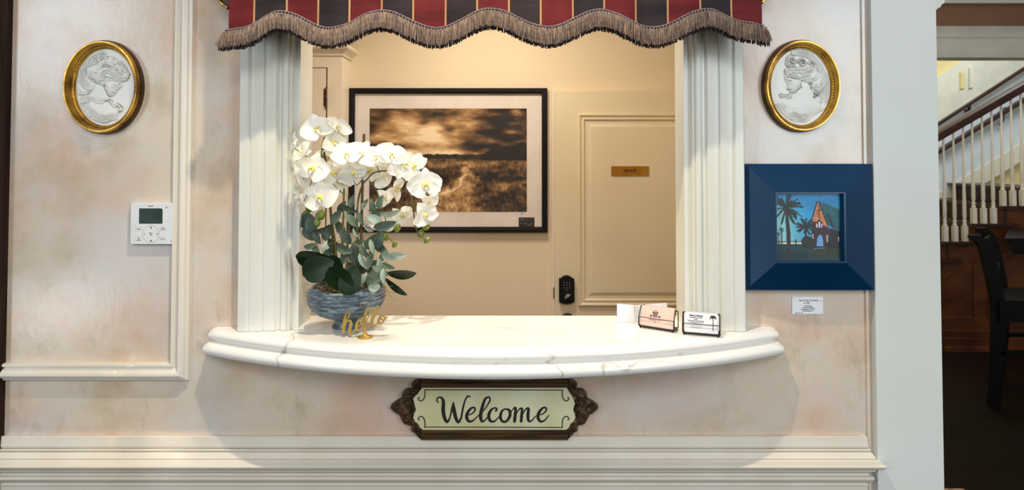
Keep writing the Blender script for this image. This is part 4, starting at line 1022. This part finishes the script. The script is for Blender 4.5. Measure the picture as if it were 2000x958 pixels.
# bowl
def bowl():
    pr_ = [(.036,0),(.039,.001),(.038,.006),(.034,.014),(.035,.022),(.050,.028),(.072,.037),(.090,.049),(.101,.063),(.1065,.078),(.108,.092),(.107,.104),(.105,.112),(.102,.115),(.099,.111),(.099,.100),(.096,.080),(.085,.060),(.0,.055)]
    pr_ = [tuple(q) for q in catmull(pr_, 4)]; n = 96; secs = []
    for r, z in pr_:
        row = []
        for k in range(n):
            a_ = 2*PI*k/n; lob = 1-.035*max(0, z-.03)/.08*(.5+.5*math.cos(4*(a_+PI/2)))
            rib_ = .0018*math.sin(z*2*PI/.0098) if .025 < z < .106 and r > .04 else 0
            zz = z+(.0055*math.cos(4*(a_+PI/2)+PI)+.002*math.sin(3*a_))*max(0, (z-.07)/.045)
            rr = r*lob+rib_; row.append((BX+rr*math.cos(a_), BY+rr*math.sin(a_), ZC+.0003+zz))
        secs.append(row)
    return MB().loft(secs)
build('bowl', bowl(), 'glaze', orc, smooth=60)
mb = MB(); secs = []
for i in range(9):
    r = .0935*i/8; secs.append([(BX+max(r, .0005)*math.cos(2*PI*k/28), BY+max(r, .0005)*math.sin(2*PI*k/28), ZC+.108-.018*(i/8)**2+random.uniform(-.004, .004)) for k in range(28)])
mb.loft(secs, caps=False); build('soil', mb, 'soil', orc, smooth=60)
mb = MB()
for i in range(260):
    a_ = random.uniform(0, 2*PI); r = .085*math.sqrt(random.random()); p = Vector((BX+r*math.cos(a_), BY+r*math.sin(a_), ZC+.106)); pts = [p]
    dv = Vector((random.gauss(0,1), random.gauss(0,1), random.uniform(.1,1))).normalized()*.010
    for k in range(4): dv += Vector((random.gauss(0,.004), random.gauss(0,.004), random.gauss(-.002,.003))); pts.append(pts[-1]+dv)
    mb.tube(pts, .0005, 3, caps=False)
for i in range(90):       # wispy fibres among the stems
    p = P(random.uniform(655, 725), random.uniform(420, 540), BY+random.uniform(-.04,.04)); pts = [p]; dv = Vector((random.gauss(0,1), random.gauss(0,.6), random.gauss(0,1))).normalized()*.007
    for k in range(5): dv += Vector((random.gauss(0,.004), random.gauss(0,.003), random.gauss(0,.004))); pts.append(pts[-1]+dv)
    mb.tube(pts, .00045, 3, caps=False)
build('dry_moss', mb, 'fibre', orc, stuff=True, smooth=0, recalc=False)
ycur = BY
def stem(name, pts, r0, r1, m, n=6):
    q = catmull([tuple(P(x, y, yy)) for x, y, yy in pts], 6); L = len(q)
    return build(name, MB().tube(q, [r0+(r1-r0)*i/(L-1) for i in range(L)], 7), m, orc, smooth=60)
stem('cane', [(655,575,BY),(652,500,BY),(648,440,BY-.01),(643,380,BY-.02),(637,320,BY-.03),(630,285,BY-.03)], .0042, .0030, 'cane')
stem('stem', [(661,575,BY),(657,500,BY-.01),(650,440,BY-.02),(634,350,BY-.025),(628,300,BY-.03),(634,268,BY-.03)], .0028, .0022, 'stem')
stem('cane', [(703,575,BY),(705,480,BY),(707,400,BY),(709,330,BY),(711,262,BY)], .0036, .0042, 'cane')
stem('stem', [(697,575,BY+.01),(700,500,BY),(697,440,BY-.01),(700,390,BY-.02),(708,362,BY-.03),(716,352,BY-.035),(730,338,BY-.04),(750,334,BY-.045),(768,337,BY-.05),(786,348,BY-.055),(800,370,BY-.055),(806,400,BY-.055),(811,444,BY-.05)], .0030, .0018, 'stem')
stem('stem', [(668,575,BY-.01),(668,500,BY-.01),(670,440,BY-.02),(672,368,BY-.02)], .0036, .0026, 'stem')
stem('stem', [(680,575,BY+.01),(678,460,BY+.02),(681,380,BY+.02)], .0025, .002, 'cane')
stem('branch', [(725,356,BY-.02),(736,374,BY-.02),(745,400,BY-.02),(753,430,BY-.02),(756,458,BY-.02),(763,469,BY-.02),(771,476,BY-.02)], .0017, .0011, 'stem')
stem('branch', [(640,350,BY-.03),(615,320,BY-.06),(590,300,BY-.10),(575,290,BY-.12)], .0018, .0012, 'stem')
stem('branch', [(634,300,BY-.03),(612,345,BY-.06),(600,380,BY-.08),(592,395,BY-.10)], .0018, .0012, 'stem')
stem('branch', [(672,380,BY-.02),(660,370,BY-.04),(650,358,BY-.05)], .0014, .001, 'stem')
stem('branch', [(708,350,BY-.03),(697,362,BY-.04),(690,352,BY-.05)], .0014, .001, 'stem')
stem('branch', [(741,338,BY-.04),(736,322,BY-.05),(738,310,BY-.05)], .0014, .001, 'stem')
stem('branch', [(806,400,BY-.055),(815,402,BY-.06),(823,410,BY-.07)], .0012, .001, 'stem')
stem('branch', [(812,438,BY-.05),(822,440,BY-.05),(830,444,BY-.05)], .0011, .001, 'stem')
stem('branch', [(811,444,BY-.05),(817,456,BY-.05),(827,466,BY-.05),(834,470,BY-.05)], .0012, .001, 'stem')

def rot_from(nrm, roll):
    n_ = Vector(nrm).normalized(); q = n_.to_track_quat('Z', 'Y').to_matrix().to_4x4(); return q @ Matrix.Rotation(roll, 4, 'Z')
def petal_mesh(name, L, W, cup, curl, tipw, nu=8, nv=7, notch=0):
    me = bpy.data.meshes.new(name); vs = []; fs = []
    for i in range(nu+1):
        t = i/nu; wd = W*(math.sin(PI*min(1, (t*.92+.06))**tipw))**.62
        if t > .97: wd *= .75
        for j in range(nv+1):
            s = -1+2*j/nv; x = L*t*(1-.10*s*s*(1 if notch else 0)); y = wd*s
            z = -cup*(t*t)*L+curl*L*(s*s)*math.sin(PI*t)+.05*L*math.sin(3.2*s+4*t)*t*t
            vs.append((x, y, z))
    for i in range(nu):
        for j in range(nv): a_ = i*(nv+1)+j; fs.append((a_, a_+nv+1, a_+nv+2, a_+1))
    me.from_pydata(vs, [], fs); me.materials.append(M['petal']); me.polygons.foreach_set('use_smooth', [True]*len(fs)); return me
petA = petal_mesh('petal_wide', 1, .64, .16, .16, .60); petA2 = petal_mesh('petal_arched', 1, .62, .38, .05, .58); petB = petal_mesh('sepal_oval', 1, .40, .20, .12, .80); petC = petal_mesh('petal_folded', 1, .46, .35, -.25, .7)
def blob(mb, c, r, n=10, mi=0, sq=(1,1,1)):
    secs = []
    for i in range(7):
        a_ = PI*i/6; rr = max(math.sin(a_), .02)*r; secs.append([(c[0]+rr*math.cos(2*PI*k/n)*sq[0], c[1]+rr*math.sin(2*PI*k/n)*sq[1], c[2]-math.cos(a_)*r*sq[2]) for k in range(n)])
    mb.loft(secs, mi=mi)
def lip_mesh():
    mb = MB(); blob(mb, (0, .0, .05), .17, 12, 1, (1.1, .9, .45)); blob(mb, (0, .05, .12), .085, 10, 0, (.8, .8, 1.2))
    for s_ in (-1, 1):
        blob(mb, (s_*.11, -.06, .12), .085, 8, 1, (.7, 1.2, .8)); blob(mb, (s_*.13, -.09, .15), .07, 8, 0, (.6, 1.2, .9))
        mb.tube([(s_*.03, -.02, .17), (s_*.09, -.04, .19), (s_*.13, -.02, .18)], .007, 4, 2)
    blob(mb, (0, -.20, .12), .12, 8, 0, (.75, 1.4, .5)); mb.tube([(-.02, -.32, .13), (-.07, -.39, .17), (-.03, -.43, .19)], .010, 5, 0); mb.tube([(.02, -.32, .13), (.07, -.39, .17), (.03, -.43, .19)], .010, 5, 0)
    me = bpy.data.meshes.new('throat'); me.from_pydata(mb.v, [], mb.f)
    for q in ('petal', 'yellow', 'marking'): me.materials.append(M[q])
    me.polygons.foreach_set('material_index', mb.m); finish(me, 60); return me
lipm = lip_mesh()
oroot = Vector((BX, BY, ZC))
def flower(px, py, Y, r, nrm, roll=0, openness=1.0, folded=False):
    s = r*SC(Y); o = bpy.data.objects.new('orchid_flower', lipm); COL.objects.link(o); o.parent = orc
    o.matrix_basis = Matrix.Translation(P(px, py, Y)-oroot) @ rot_from(nrm, roll) @ Matrix.Scale(s, 4)
    for k, (a_, me, L, nm, dz) in enumerate(((90, petB, .92, 'sepal', -.04), (205, petB, .90, 'sepal', -.05), (335, petB, .90, 'sepal', -.05), (8, petC if folded else random.choice((petA, petA, petA2)), 1.0, 'petal', .03), (172, petC if folded else random.choice((petA, petA, petA2)), 1.0, 'petal', .02))):
        c = bpy.data.objects.new(nm, me); COL.objects.link(c); c.parent = o
        lift = (1-openness)*1.0+random.uniform(-.16, .30)
        c.matrix_basis = Matrix.Translation((0, 0, dz)) @ Matrix.Rotation(math.radians(a_+random.uniform(-9, 9)), 4, 'Z') @ Matrix.Rotation(-lift, 4, 'Y') @ Matrix.Diagonal((L*random.uniform(.92, 1.10), L*random.uniform(.85, 1.1), L, 1))
FL = [(620,252,-.075,35,(.15,-1,.25),.35,1,0),(651,278,-.055,31,(.75,-.7,.2),.6,.9,0),(610,330,-.085,37,(-.15,-1,.1),-.25,1,0),(624,386,-.080,37,(.15,-1,-.05),.1,1,0),
      (577,280,-.125,24,(-.9,-.5,.1),.2,.7,0),(573,327,-.125,25,(-.85,-.6,-.1),-.3,.7,0),(590,298,-.115,27,(-.7,-.7,.3),.7,.9,0),(588,388,-.11,20,(-.7,-.8,-.3),.1,.6,1),
      (677,304,-.065,33,(.1,-1,.5),.3,1,0),(706,302,-.055,35,(-.1,-1,.6),-.3,1,0),(690,338,-.035,32,(.1,-.9,-.6),.7,1,0),(652,338,-.03,31,(.5,-.9,-.2),.5,.9,0),(668,356,-.01,31,(-.2,-.8,-.5),.8,1,0),(741,345,.02,30,(.2,.8,-.4),.6,1,0),
      (736,308,-.045,32,(.2,-.8,.6),-.6,.9,0),(764,304,-.06,34,(.6,-.8,.45),-.2,.9,0),(790,322,-.055,33,(.6,-.8,.1),.5,1,0),(809,326,-.05,31,(.1,-1,-.1),1.1,1,0),
      (831,362,-.07,36,(.25,-1,-.05),.15,.95,0),(830,421,-.075,31,(.6,-.9,-.2),.5,.9,0),(786,420,-.03,27,(.1,-.8,-.6),.9,.7,1),(773,370,-.01,29,(.8,-.4,-.3),1.4,.6,1),
      (754,388,-.005,25,(.1,-.8,.3),.8,.7,1),(748,440,.02,27,(-.1,.7,-.6),.3,.8,1),(660,250,-.04,30,(.7,-.4,.6),-.5,.9,0),(640,310,-.02,30,(.4,-.9,.0),1.0,1,0),(722,334,-.01,29,(-.3,-.9,-.3),.2,.9,0),
      (596,346,-.05,30,(-.5,-.8,-.3),.9,.9,0),(690,322,-.01,30,(.0,-.9,.3),1.6,1,0),(836,396,-.05,24,(.5,-.7,-.4),.9,.8,0)]
for q in FL: flower(q[0], q[1], q[2], q[3], q[4], q[5], q[6], q[7])
bm_ = MB(); blob(bm_, (0,0,0), 1, 12, 0, (.85,.85,1.15)); bmesh_bud = bpy.data.meshes.new('bud'); bmesh_bud.from_pydata(bm_.v, [], bm_.f); bmesh_bud.materials.append(M['bud']); finish(bmesh_bud, 80)
for px, py, Y, r, t_ in ((604,406,-.03,9,.2),(628,420,-.05,9,.1),(620,435,-.05,7.5,0),(776,446,-.03,8,.4),(754,463,0,7,.3),(771,478,0,6,.5),(822,457,-.03,7.5,.4),(832,444,-.03,7.5,1.2),(834,470,-.03,6.5,.8)):
    o = bpy.data.objects.new('bud', bmesh_bud); COL.objects.link(o); o.parent = orc; o.location = P(px, py, Y)-oroot; s = r*SC(Y); o.scale = (s, s, s); o.rotation_euler = (0, t_, 0)
def leaf_mesh(name, W, bend, fold_, m, tip=.8, nu=9, nv=4, thick=.015):
    mb = MB(); rows = []
    for i in range(nu+1):
        t = i/nu; wd = W*max(math.sin(PI*min(t, 1)**tip), 0)**.72*.92+.004
        rows.append([(t-.5, wd*(-1+2*j/nv), bend*(.25-(t-.5)**2)*2+fold_*abs(-1+2*j/nv)*wd) for j in range(nv+1)])
    mb.loft(rows, closed=False, caps=False)
    n = len(mb.v); mb2 = MB(); mb2.v = mb.v+[(x, y, z-thick) for x, y, z in mb.v]; mb2.f = mb.f+[tuple(i+n for i in reversed(f)) for f in mb.f]; mb2.m = [0]*len(mb2.f)
    me = bpy.data.meshes.new(name); me.from_pydata(mb2.v, [], mb2.f); me.materials.append(M[m]); me.polygons.foreach_set('use_smooth', [True]*len(me.polygons)); return me
LV = {'s': leaf_mesh('sage_blade', .24, .16, .35, 'sage'), 'p': leaf_mesh('pale_blade', .24, .20, .35, 'palesage'), 'b': leaf_mesh('blue_blade', .26, .14, .3, 'bluesage'),
      'D': leaf_mesh('deep_blade', .30, .10, .18, 'deepleaf', .75, 12, 6), 'N': leaf_mesh('narrow_blade', .12, .10, .3, 'deepleaf', 1.15, 12, 4)}
def leaf(kind, px, py, Y, ang, L, tiltx=0, tilty=0, wid=1.0, name='leaf'):
    """ang: direction on the wall plane (deg, up positive); tiltx rolls about the leaf axis, tilty foreshortens"""
    s = L*SC(Y); o = bpy.data.objects.new(name, LV[kind]); COL.objects.link(o); o.parent = orc
    B_ = Matrix(((1,0,0,0),(0,0,-1,0),(0,1,0,0),(0,0,0,1)))      # leaf x->X, y->Z, z->-Y (faces the room)
    o.matrix_basis = Matrix.Translation(P(px, py, Y)-oroot) @ B_ @ Matrix.Rotation(math.radians(ang), 4, 'Z') @ Matrix.Rotation(math.radians(tilty), 4, 'Y') @ Matrix.Rotation(math.radians(tiltx), 4, 'X') @ Matrix.Diagonal((s, s*wid, s, 1))
    return o
for q in [('D',616,505,-.10,-8,76,28,8,1.0),('D',622,524,-.118,24,64,-6,14,1.45),('D',666,545,-.125,-48,66,12,18,1.35),('D',628,540,-.10,8,50,60,0,1.0),('D',684,548,-.115,70,60,20,20,1.3),
          ('N',783,534,-.02,-1,60,40,0,2.0),('N',773,560,-.02,-38,56,30,0,1.3),('D',655,525,-.07,-70,56,10,0,1.2)]: leaf(q[0], q[1], q[2], q[3], q[4], q[5], q[6], q[7], q[8], 'strap_leaf')
SG = [('s',687,431,-.04,-55,34,0,0,1),('p',730,428,-.06,150,36,20,0,1.1),('b',752,439,-.06,12,46,20,0,.9),('s',727,402,-.03,100,30,10,0,1),('s',744,395,-.04,70,32,-10,0,1),('p',763,413,-.06,10,44,30,0,.8),
 ('b',684,408,-.03,-20,36,40,0,.8),('p',624,420,-.03,60,26,0,0,1),('b',608,437,-.02,100,40,0,0,1.2),('b',627,447,-.05,18,40,40,0,.8),('b',597,428,.0,80,38,0,0,1.4),('b',657,424,-.02,60,34,20,0,1),
 ('b',676,463,-.03,-60,36,0,0,1.1),('s',673,486,-.04,-20,38,0,0,1.2),('p',697,455,-.05,-50,26,30,0,.8),('s',714,492,-.05,-60,34,10,0,1),('p',711,511,-.07,-62,38,0,0,.75),('p',727,483,-.06,-75,32,0,0,.7),
 ('b',739,468,-.03,70,40,0,0,1.1),('b',726,472,-.02,50,38,0,0,1.1),('s',749,500,-.04,60,26,0,0,1.1),('p',774,499,-.05,4,44,20,0,.85),('p',760,501,-.06,-14,32,25,0,1),('p',742,514,-.05,100,24,0,0,1.1),
 ('s',735,540,-.08,20,50,10,0,.95),('p',750,541,-.09,-84,32,0,0,.8),('p',712,543,-.09,70,24,0,0,.9),('s',703,547,-.07,120,26,0,0,.9),('s',724,506,-.05,80,38,0,0,.8),('p',635,482,-.06,75,24,0,0,1),
 ('s',606,480,-.03,18,26,30,0,1.1),('b',620,464,-.03,-65,30,0,0,1.1),('s',616,486,-.02,-60,26,0,0,1),('p',731,561,-.075,0,24,0,0,1.8),('s',741,529,-.07,150,34,20,0,1),('b',694,500,-.02,-80,46,0,0,1),
 ('s',672,505,-.02,40,34,0,0,1),('b',640,455,.01,80,34,0,0,1.2),('s',705,428,-.03,-70,28,0,0,.9),('s',712,400,-.02,60,26,0,0,.9),('b',602,458,-.01,-50,32,0,0,1.2),('s',664,445,.02,120,34,0,0,1.1),
 ('b',718,520,-.01,30,44,0,0,1.1),('s',690,526,.01,-30,40,0,0,1.1),('b',654,478,.02,-40,34,0,0,1.2),('s',700,476,.0,20,30,0,0,1),('b',745,487,-.01,-30,34,0,0,1),('s',735,418,-.02,20,34,10,0,1),('p',721,446,-.05,-30,24,20,0,1),
 ('s',687,395,.01,80,30,0,0,.9),('b',668,405,.01,60,28,0,0,1),('s',758,520,-.04,-20,30,0,0,.8),('b',640,500,.02,60,40,0,0,1),('s',725,541,-.05,60,36,0,0,.9),('b',738,552,-.045,10,30,0,0,1)]
for q in SG: leaf(q[0], q[1], q[2], q[3], q[4]+random.uniform(-8, 8), q[5], q[6]+random.uniform(-18, 18), q[7]+random.uniform(-25, 25), q[8]) if False else leaf(q[0], q[1], q[2], q[3], q[4], q[5], q[6]+random.uniform(-18, 18), q[7]+random.uniform(-20, 20), q[8])
for pts in ([(700,570,BY),(712,530,-.02),(722,490,-.04),(738,455,-.04),(745,410,-.03)],[(705,570,BY),(725,545,-.03),(745,520,-.05),(768,500,-.05)],[(690,570,BY),(684,520,-.01),(680,470,-.03),(686,420,-.03)],
            [(640,570,BY),(628,510,-.01),(616,470,-.02),(602,440,-.01)],[(645,570,BY),(635,500,-.02),(626,450,-.03)],[(712,560,0),(725,520,-.04),(728,470,-.04)],[(745,545,-.01),(760,536,-.02),(775,534,-.02)],[(742,540,-.01),(755,548,-.02),(765,556,-.02)]):
    stem('twig', pts, .0016, .0009, 'stem')

# ================================================================== HALL AND STAIRCASE (right)
YS = 3.45
sS = SC(YS)
# header wall with cased opening
YHd = 2.6
struct(boxo('wall_hall', (1.3, YHd, PZ(52, YHd)), (5.5, YHd+.12, 3.6), 'hallbrown', smooth=0))
zb_ = PZ(112, YHd-.04); zt_ = PZ(52, YHd-.03)
HPf = [(0, 0), (0, .030), (.10, .034), (.16, .026), (.60, .030), (.66, .038), (.80, .044), (.84, .036), (.86, .03), (1.0, .05), (1.0, 0)]
struct(build('trim_14', MB().loft([[(x, YHd-.0005-h, zb_+(zt_-zb_)*t) for t, h in HPf] for x in (1.4, 5.5)]), 'halltrim', smooth=20))
struct(boxo('trim_15', (1.4, YHd, zb_), (5.5, YHd+.12, PZ(52, YHd)-.0005), 'halltrim', smooth=0))
struct(boxo('trim_16', (1.4, YHd-.06, PZ(6, YHd-.06)), (5.5, YHd-.0005, PZ(-12, YHd-.06)), 'halltrim', smooth=0))
struct(boxo('ceiling_hall', (1.2, .13, 3.6), (5.6, 5.1, 3.7), 'hallcream', smooth=0))
struct(boxo('wall_hall_left', (1.142, .1205, 0), (1.175, 5.1, 3.6), 'hallcream', smooth=0))
struct(boxo('wall_hall_right', (5.6, -1, 0), (5.7, 5.1, 3.7), 'hallcream', smooth=0))
YW = 4.45
struct(boxo('wall_stair', (1.3, YW, 0), (5.6, YW+.1, 3.6), 'hallyellow', smooth=0))
# sloped cream panelling above handrail, pale wall below it
def slab(pts, y0, y1): return MB().prism([(P(x, y, y0).x, P(x, y, y0).z) for x, y in pts], y0, y1)
wp = struct(build('trim_17', slab([(1780,190),(1832,152),(1890,110),(1990,30),(2080,-40),(2080,84),(2000,133),(1832,243),(1780,277)], YW-.03, YW-.0005), 'hallcream', smooth=0))
struct(build('trim_18', slab([(1780,277),(1832,243),(2000,133),(2080,84),(2080,240),(2000,292),(1832,395),(1780,425)], YW-.045, YW-.0005), 'hallwall', smooth=0))
pn = build('wall_niche_panel', slab([(1876,142),(1884,140),(1884,172),(1876,174)], YW-.045, YW-.0305), 'hallyellow', None, smooth=0); tag(pn, 'small narrow cream panel on the sloped stair wall above the handrail', 'panel')
pn = build('wall_niche_panel', slab([(1894,132),(1901,128),(1901,170),(1894,172)], YW-.050, YW-.0305), 'hallcream', None, smooth=0); tag(pn, 'taller pale upright strip on the stair wall, right of the narrow panel', 'panel')
stc = thing('staircase', 'staircase with dark treads and handrails, white turned balusters, brown panelled side', 'staircase', (P(1900, 690, YS).x, YS, 0))
# stepped skirt along the far wall (white) and dark handrail there
build('wall_skirt', slab([(1780,408),(1832,378),(2000,278),(2080,230),(2080,262),(2000,312),(1832,415),(1780,445)], YW-.06, YW-.046), 'hallcream', stc, smooth=0)
def railm(p0, p1, Y, w_, d_):
    a_ = P(*p0, Y); b_ = P(*p1, Y); t = (b_-a_).normalized(); n_ = Vector((-t.z, 0, t.x)); h = w_*SC(Y)/2
    prf = [(-1,-.6),(-.8,-1),(.8,-1),(1,-.6),(1,.6),(.7,1),(-.7,1),(-1,.6)]
    return MB().loft([[q+n_*h*v+Vector((0, d_*u, 0)) for u, v in prf] for q in (a_, b_)])
build('handrail', railm((1790,290), (2090,116), YS, 17, .032), 'stairdark', stc, smooth=30)
build('wall_handrail', railm((1790,270), (2090,76), YW-.11, 6, .02), 'stairdark', stc, smooth=30, label='thin dark handrail along the far wall')
build('lower_rail', railm((1790,322), (2090,141), YW-.12, 8, .03), 'stairdark', stc, smooth=30, label='dark rail low on the far side')
for px, py in ((1893,210),(1964,214)):
    q = P(px, py, YW-.1); mb = MB(); mb.tube([(q.x, q.y+.05, q.z-.03), (q.x, q.y, q.z-.02), (q.x, q.y, q.z+.02)], .014, 8); build('rail_bracket', mb, 'blackmetal', stc)
q = [P(1955,205,YW-.1),P(1961,225,YW-.1),P(1958,240,YW-.1),P(1951,243,YW-.1)]
build('hanging_cord', MB().tube(catmull([tuple(v) for v in q], 5), .006, 6), mat('blue_cord', rgb(70, 90, 150), .5), stc)
# treads, risers, balusters
STEP = [(1790,507),(1847,472),(1903,437),(1960,402.5),(2017,368)]
def bal_mesh(top):
    h0 = 30*sS; pr_ = [(.038*.5,0)]
    mb = MB(); w_ = 8.3*sS/2*1.0
    mb.box((-w_, -w_, 0), (w_, w_, h0)); r = w_
    mb.lathe([(r*.7, h0), (r*.95, h0+.010), (r*.6, h0+.025), (r*.9, h0+.040), (r*.55, h0+.055), (r*.85, h0+.075), (r*.80, h0+.16), (r*.55, h0+.40), (r*.45, top*.75), (r*.45, top)], (0,0,0), 10)
    me = bpy.data.meshes.new('baluster'); me.from_pydata(mb.v, [], mb.f); me.materials.append(M['baluster']); finish(me, 40); return me
sroot = ORI[stc.name]
for i, (px, py) in enumerate(STEP):
    a_ = P(px-11, py, YS-.02); b_ = P(px+56+28, py+5.5, YS-.02)
    build('tread', MB().box((a_.x, YS-.055, b_.z), (b_.x, YW-.0605, a_.z)), 'stairdark', stc, smooth=0)
    rs = P(px+56, py, YS); 
    a2 = P(px-9, py+5.5, YS); b2 = P(px-9, py+40, YS)
    build('riser', MB().box((a2.x+.045, YS-.01, b2.z), (a2.x+.065, YW-.061, b_.z-.0005)), 'riser', stc, smooth=0)
    bk = P(px-13, py-36, YS)
    for k in range(3):
        bx = px+k*19.3-1; bz = P(bx, py, YS).z; ty = 290+(bx-1790)*(116-290)/300+4; top = P(bx, ty, YS).z-bz
        me = bal_mesh(top); o = bpy.data.objects.new('baluster', me); COL.objects.link(o); o.parent = stc; o.location = Vector((P(bx, py, YS).x, YS, bz+.0005))-sroot
# panelled side under the stairs
wn = slab([(1780,520),(1790,512),(1838,512),(1838,477),(1894,477),(1894,442),(1951,442),(1951,407),(2008,407),(2008,372),(2070,372),(2070,690),(1780,690)], YS, YS+.04)
build('side_panelling', wn, 'wainscot', stc, smooth=0)
def strip(p, q, wd, m='wainscot', Y=YS-.012, nm='panel_moulding'):
    a_ = P(*p, Y); b_ = P(*q, Y); t = (b_-a_).normalized(); n_ = Vector((-t.z, 0, t.x))*wd*SC(Y)/2
    mb = MB(); mb.loft([[v-n_+Vector((0,.0115,0)), v-n_*.8, v, v+n_*.8, v+n_+Vector((0,.0115,0))] for v in (a_, b_)]); build(nm, mb, m, stc, smooth=0)
strip((1852,546), (1905,512), 4); strip((1903,512), (1903,622), 4); strip((1838,622), (1905,622), 4); strip((1838,648), (2060,648), 5); strip((1838,662), (2060,662), 4); strip((1845,684), (2060,684), 12, nm='base_moulding')
strip((1930,522), (2060,440), 5); strip((1932,522), (1932,622), 4); strip((1930,622), (2060,622), 4)
# beside chair and table
ch = thing('dining_chair', 'black lacquered chair with curved back standing in the dark hall', 'chair', tuple(P(1945, 790, 2.31)))
YC = 2.31
OFS = Vector((P(1945, 600, YC).x*.41/(YC+D)+.03, .41, 0))
def taper(pts, ws, nm, far=False, m='ebony', par=ch, dd=.016):
    secs = []; q = [P(x, y, YC)+(OFS if far else Vector((0,0,0))) for x, y in pts]
    for i, p in enumerate(q):
        t = (q[min(i+1, len(q)-1)]-q[max(i-1, 0)]).normalized(); n_ = Vector((-t.z, 0, t.x))*ws[i]*SC(YC)/2
        secs.append([p-n_-Vector((0,dd,0)), p+n_-Vector((0,dd,0)), p+n_+Vector((0,dd,0)), p-n_+Vector((0,dd,0))])
    return build(nm, MB().loft(secs), m, par, smooth=40)
POST = ([(1893,462),(1910,466),(1922,480),(1930,505),(1938,540),(1945,575),(1949,600)], [6,16,22,24,24,24,24])
LEG = ([(1949,600),(1950,640),(1948,700),(1944,760),(1940,792)], [26,26,24,20,20])
for far in (False, True):
    taper(*POST, 'back_post', far); taper(*LEG, 'leg', far); taper([(2075,620),(2075,792)], [20,16], 'leg', far); taper([(1952,690),(2075,690)], [8,8], 'stretcher', far)
for px, py in ((1916, 474), (1936, 530)):
    a_ = P(px, py, YC)+Vector((0, .017, 0)); b_ = P(px, py, YC)+OFS-Vector((0, .017, 0)); dz_ = Vector((0, 0, .05)); dx_ = Vector((.018, 0, 0))
    build('back_rail', MB().loft([[v-dz_, v-dz_+dx_, v+dx_, v] for v in (a_, b_)]), 'ebony', ch, smooth=0)
a_ = P(1945, 586, YC); b_ = P(2085, 628, YC); e_ = Vector((0, -.03, 0))
build('seat', MB().loft([[Vector((x, YC, b_.z))+o_ , Vector((x, YC, a_.z))+o_, Vector((x, YC, a_.z))+o_+OFS, Vector((x, YC, b_.z))+o_+OFS] for x, o_ in ((a_.x, e_), (b_.x, e_))]), 'ebony', ch, smooth=0)
YT = 2.75
a_ = P(1962, 466, YT); 
tb = thing('dining_table', 'dark wooden table top edge jutting in from the right behind the chair', 'table', (a_.x+.5, YT+.3, 0))
zz = a_.z
secs = [[(a_.x+u+(y-YT)*(a_.x/(YT+D)+.06), y, zz+v) for u, v in ((0,0),(0,-.018),(.02,-.03),(.03,-.05),(.05,-.06),(.05,-.11),(1.2,-.11),(1.2,0))] for y in (YT, YT+.6)]
build('table_top', MB().loft(secs), 'ebony', tb, smooth=0)
for lx, ly in ((.95, .10), (1.15, .48)):
    build('leg', MB().lathe([(.04,0),(.03,.03),(.045,.10),(.03,.3),(.05,zz-.2),(.05,zz-.1105)], (a_.x+lx, YT+ly, .0), 12), 'ebony', tb, smooth=50)
# rug, corbel
r0 = P(1845, 945, 1.34); rg = build('area_rug', MB().box((1.45, .75, .0005), (r0.x+.06, 1.30, .012)), 'rug', None, smooth=0)
tag(rg, 'red and cream patterned rug at the lower right corner', 'rug')
mb = MB(); pts = [P(x, y, .20) for x, y in ((1829, 19), (1833, 15), (1837, 14), (1839, 9), (1843, 7), (1845, 4), (1845, 1), (1847, -1), (1847, -20))]
mb.prism([(1.1755, pts[0].z)]+[(p.x, p.z) for p in pts]+[(1.1755, pts[-1].z)], .20, .30)
struct(build('trim_19', mb, 'casing', smooth=0))
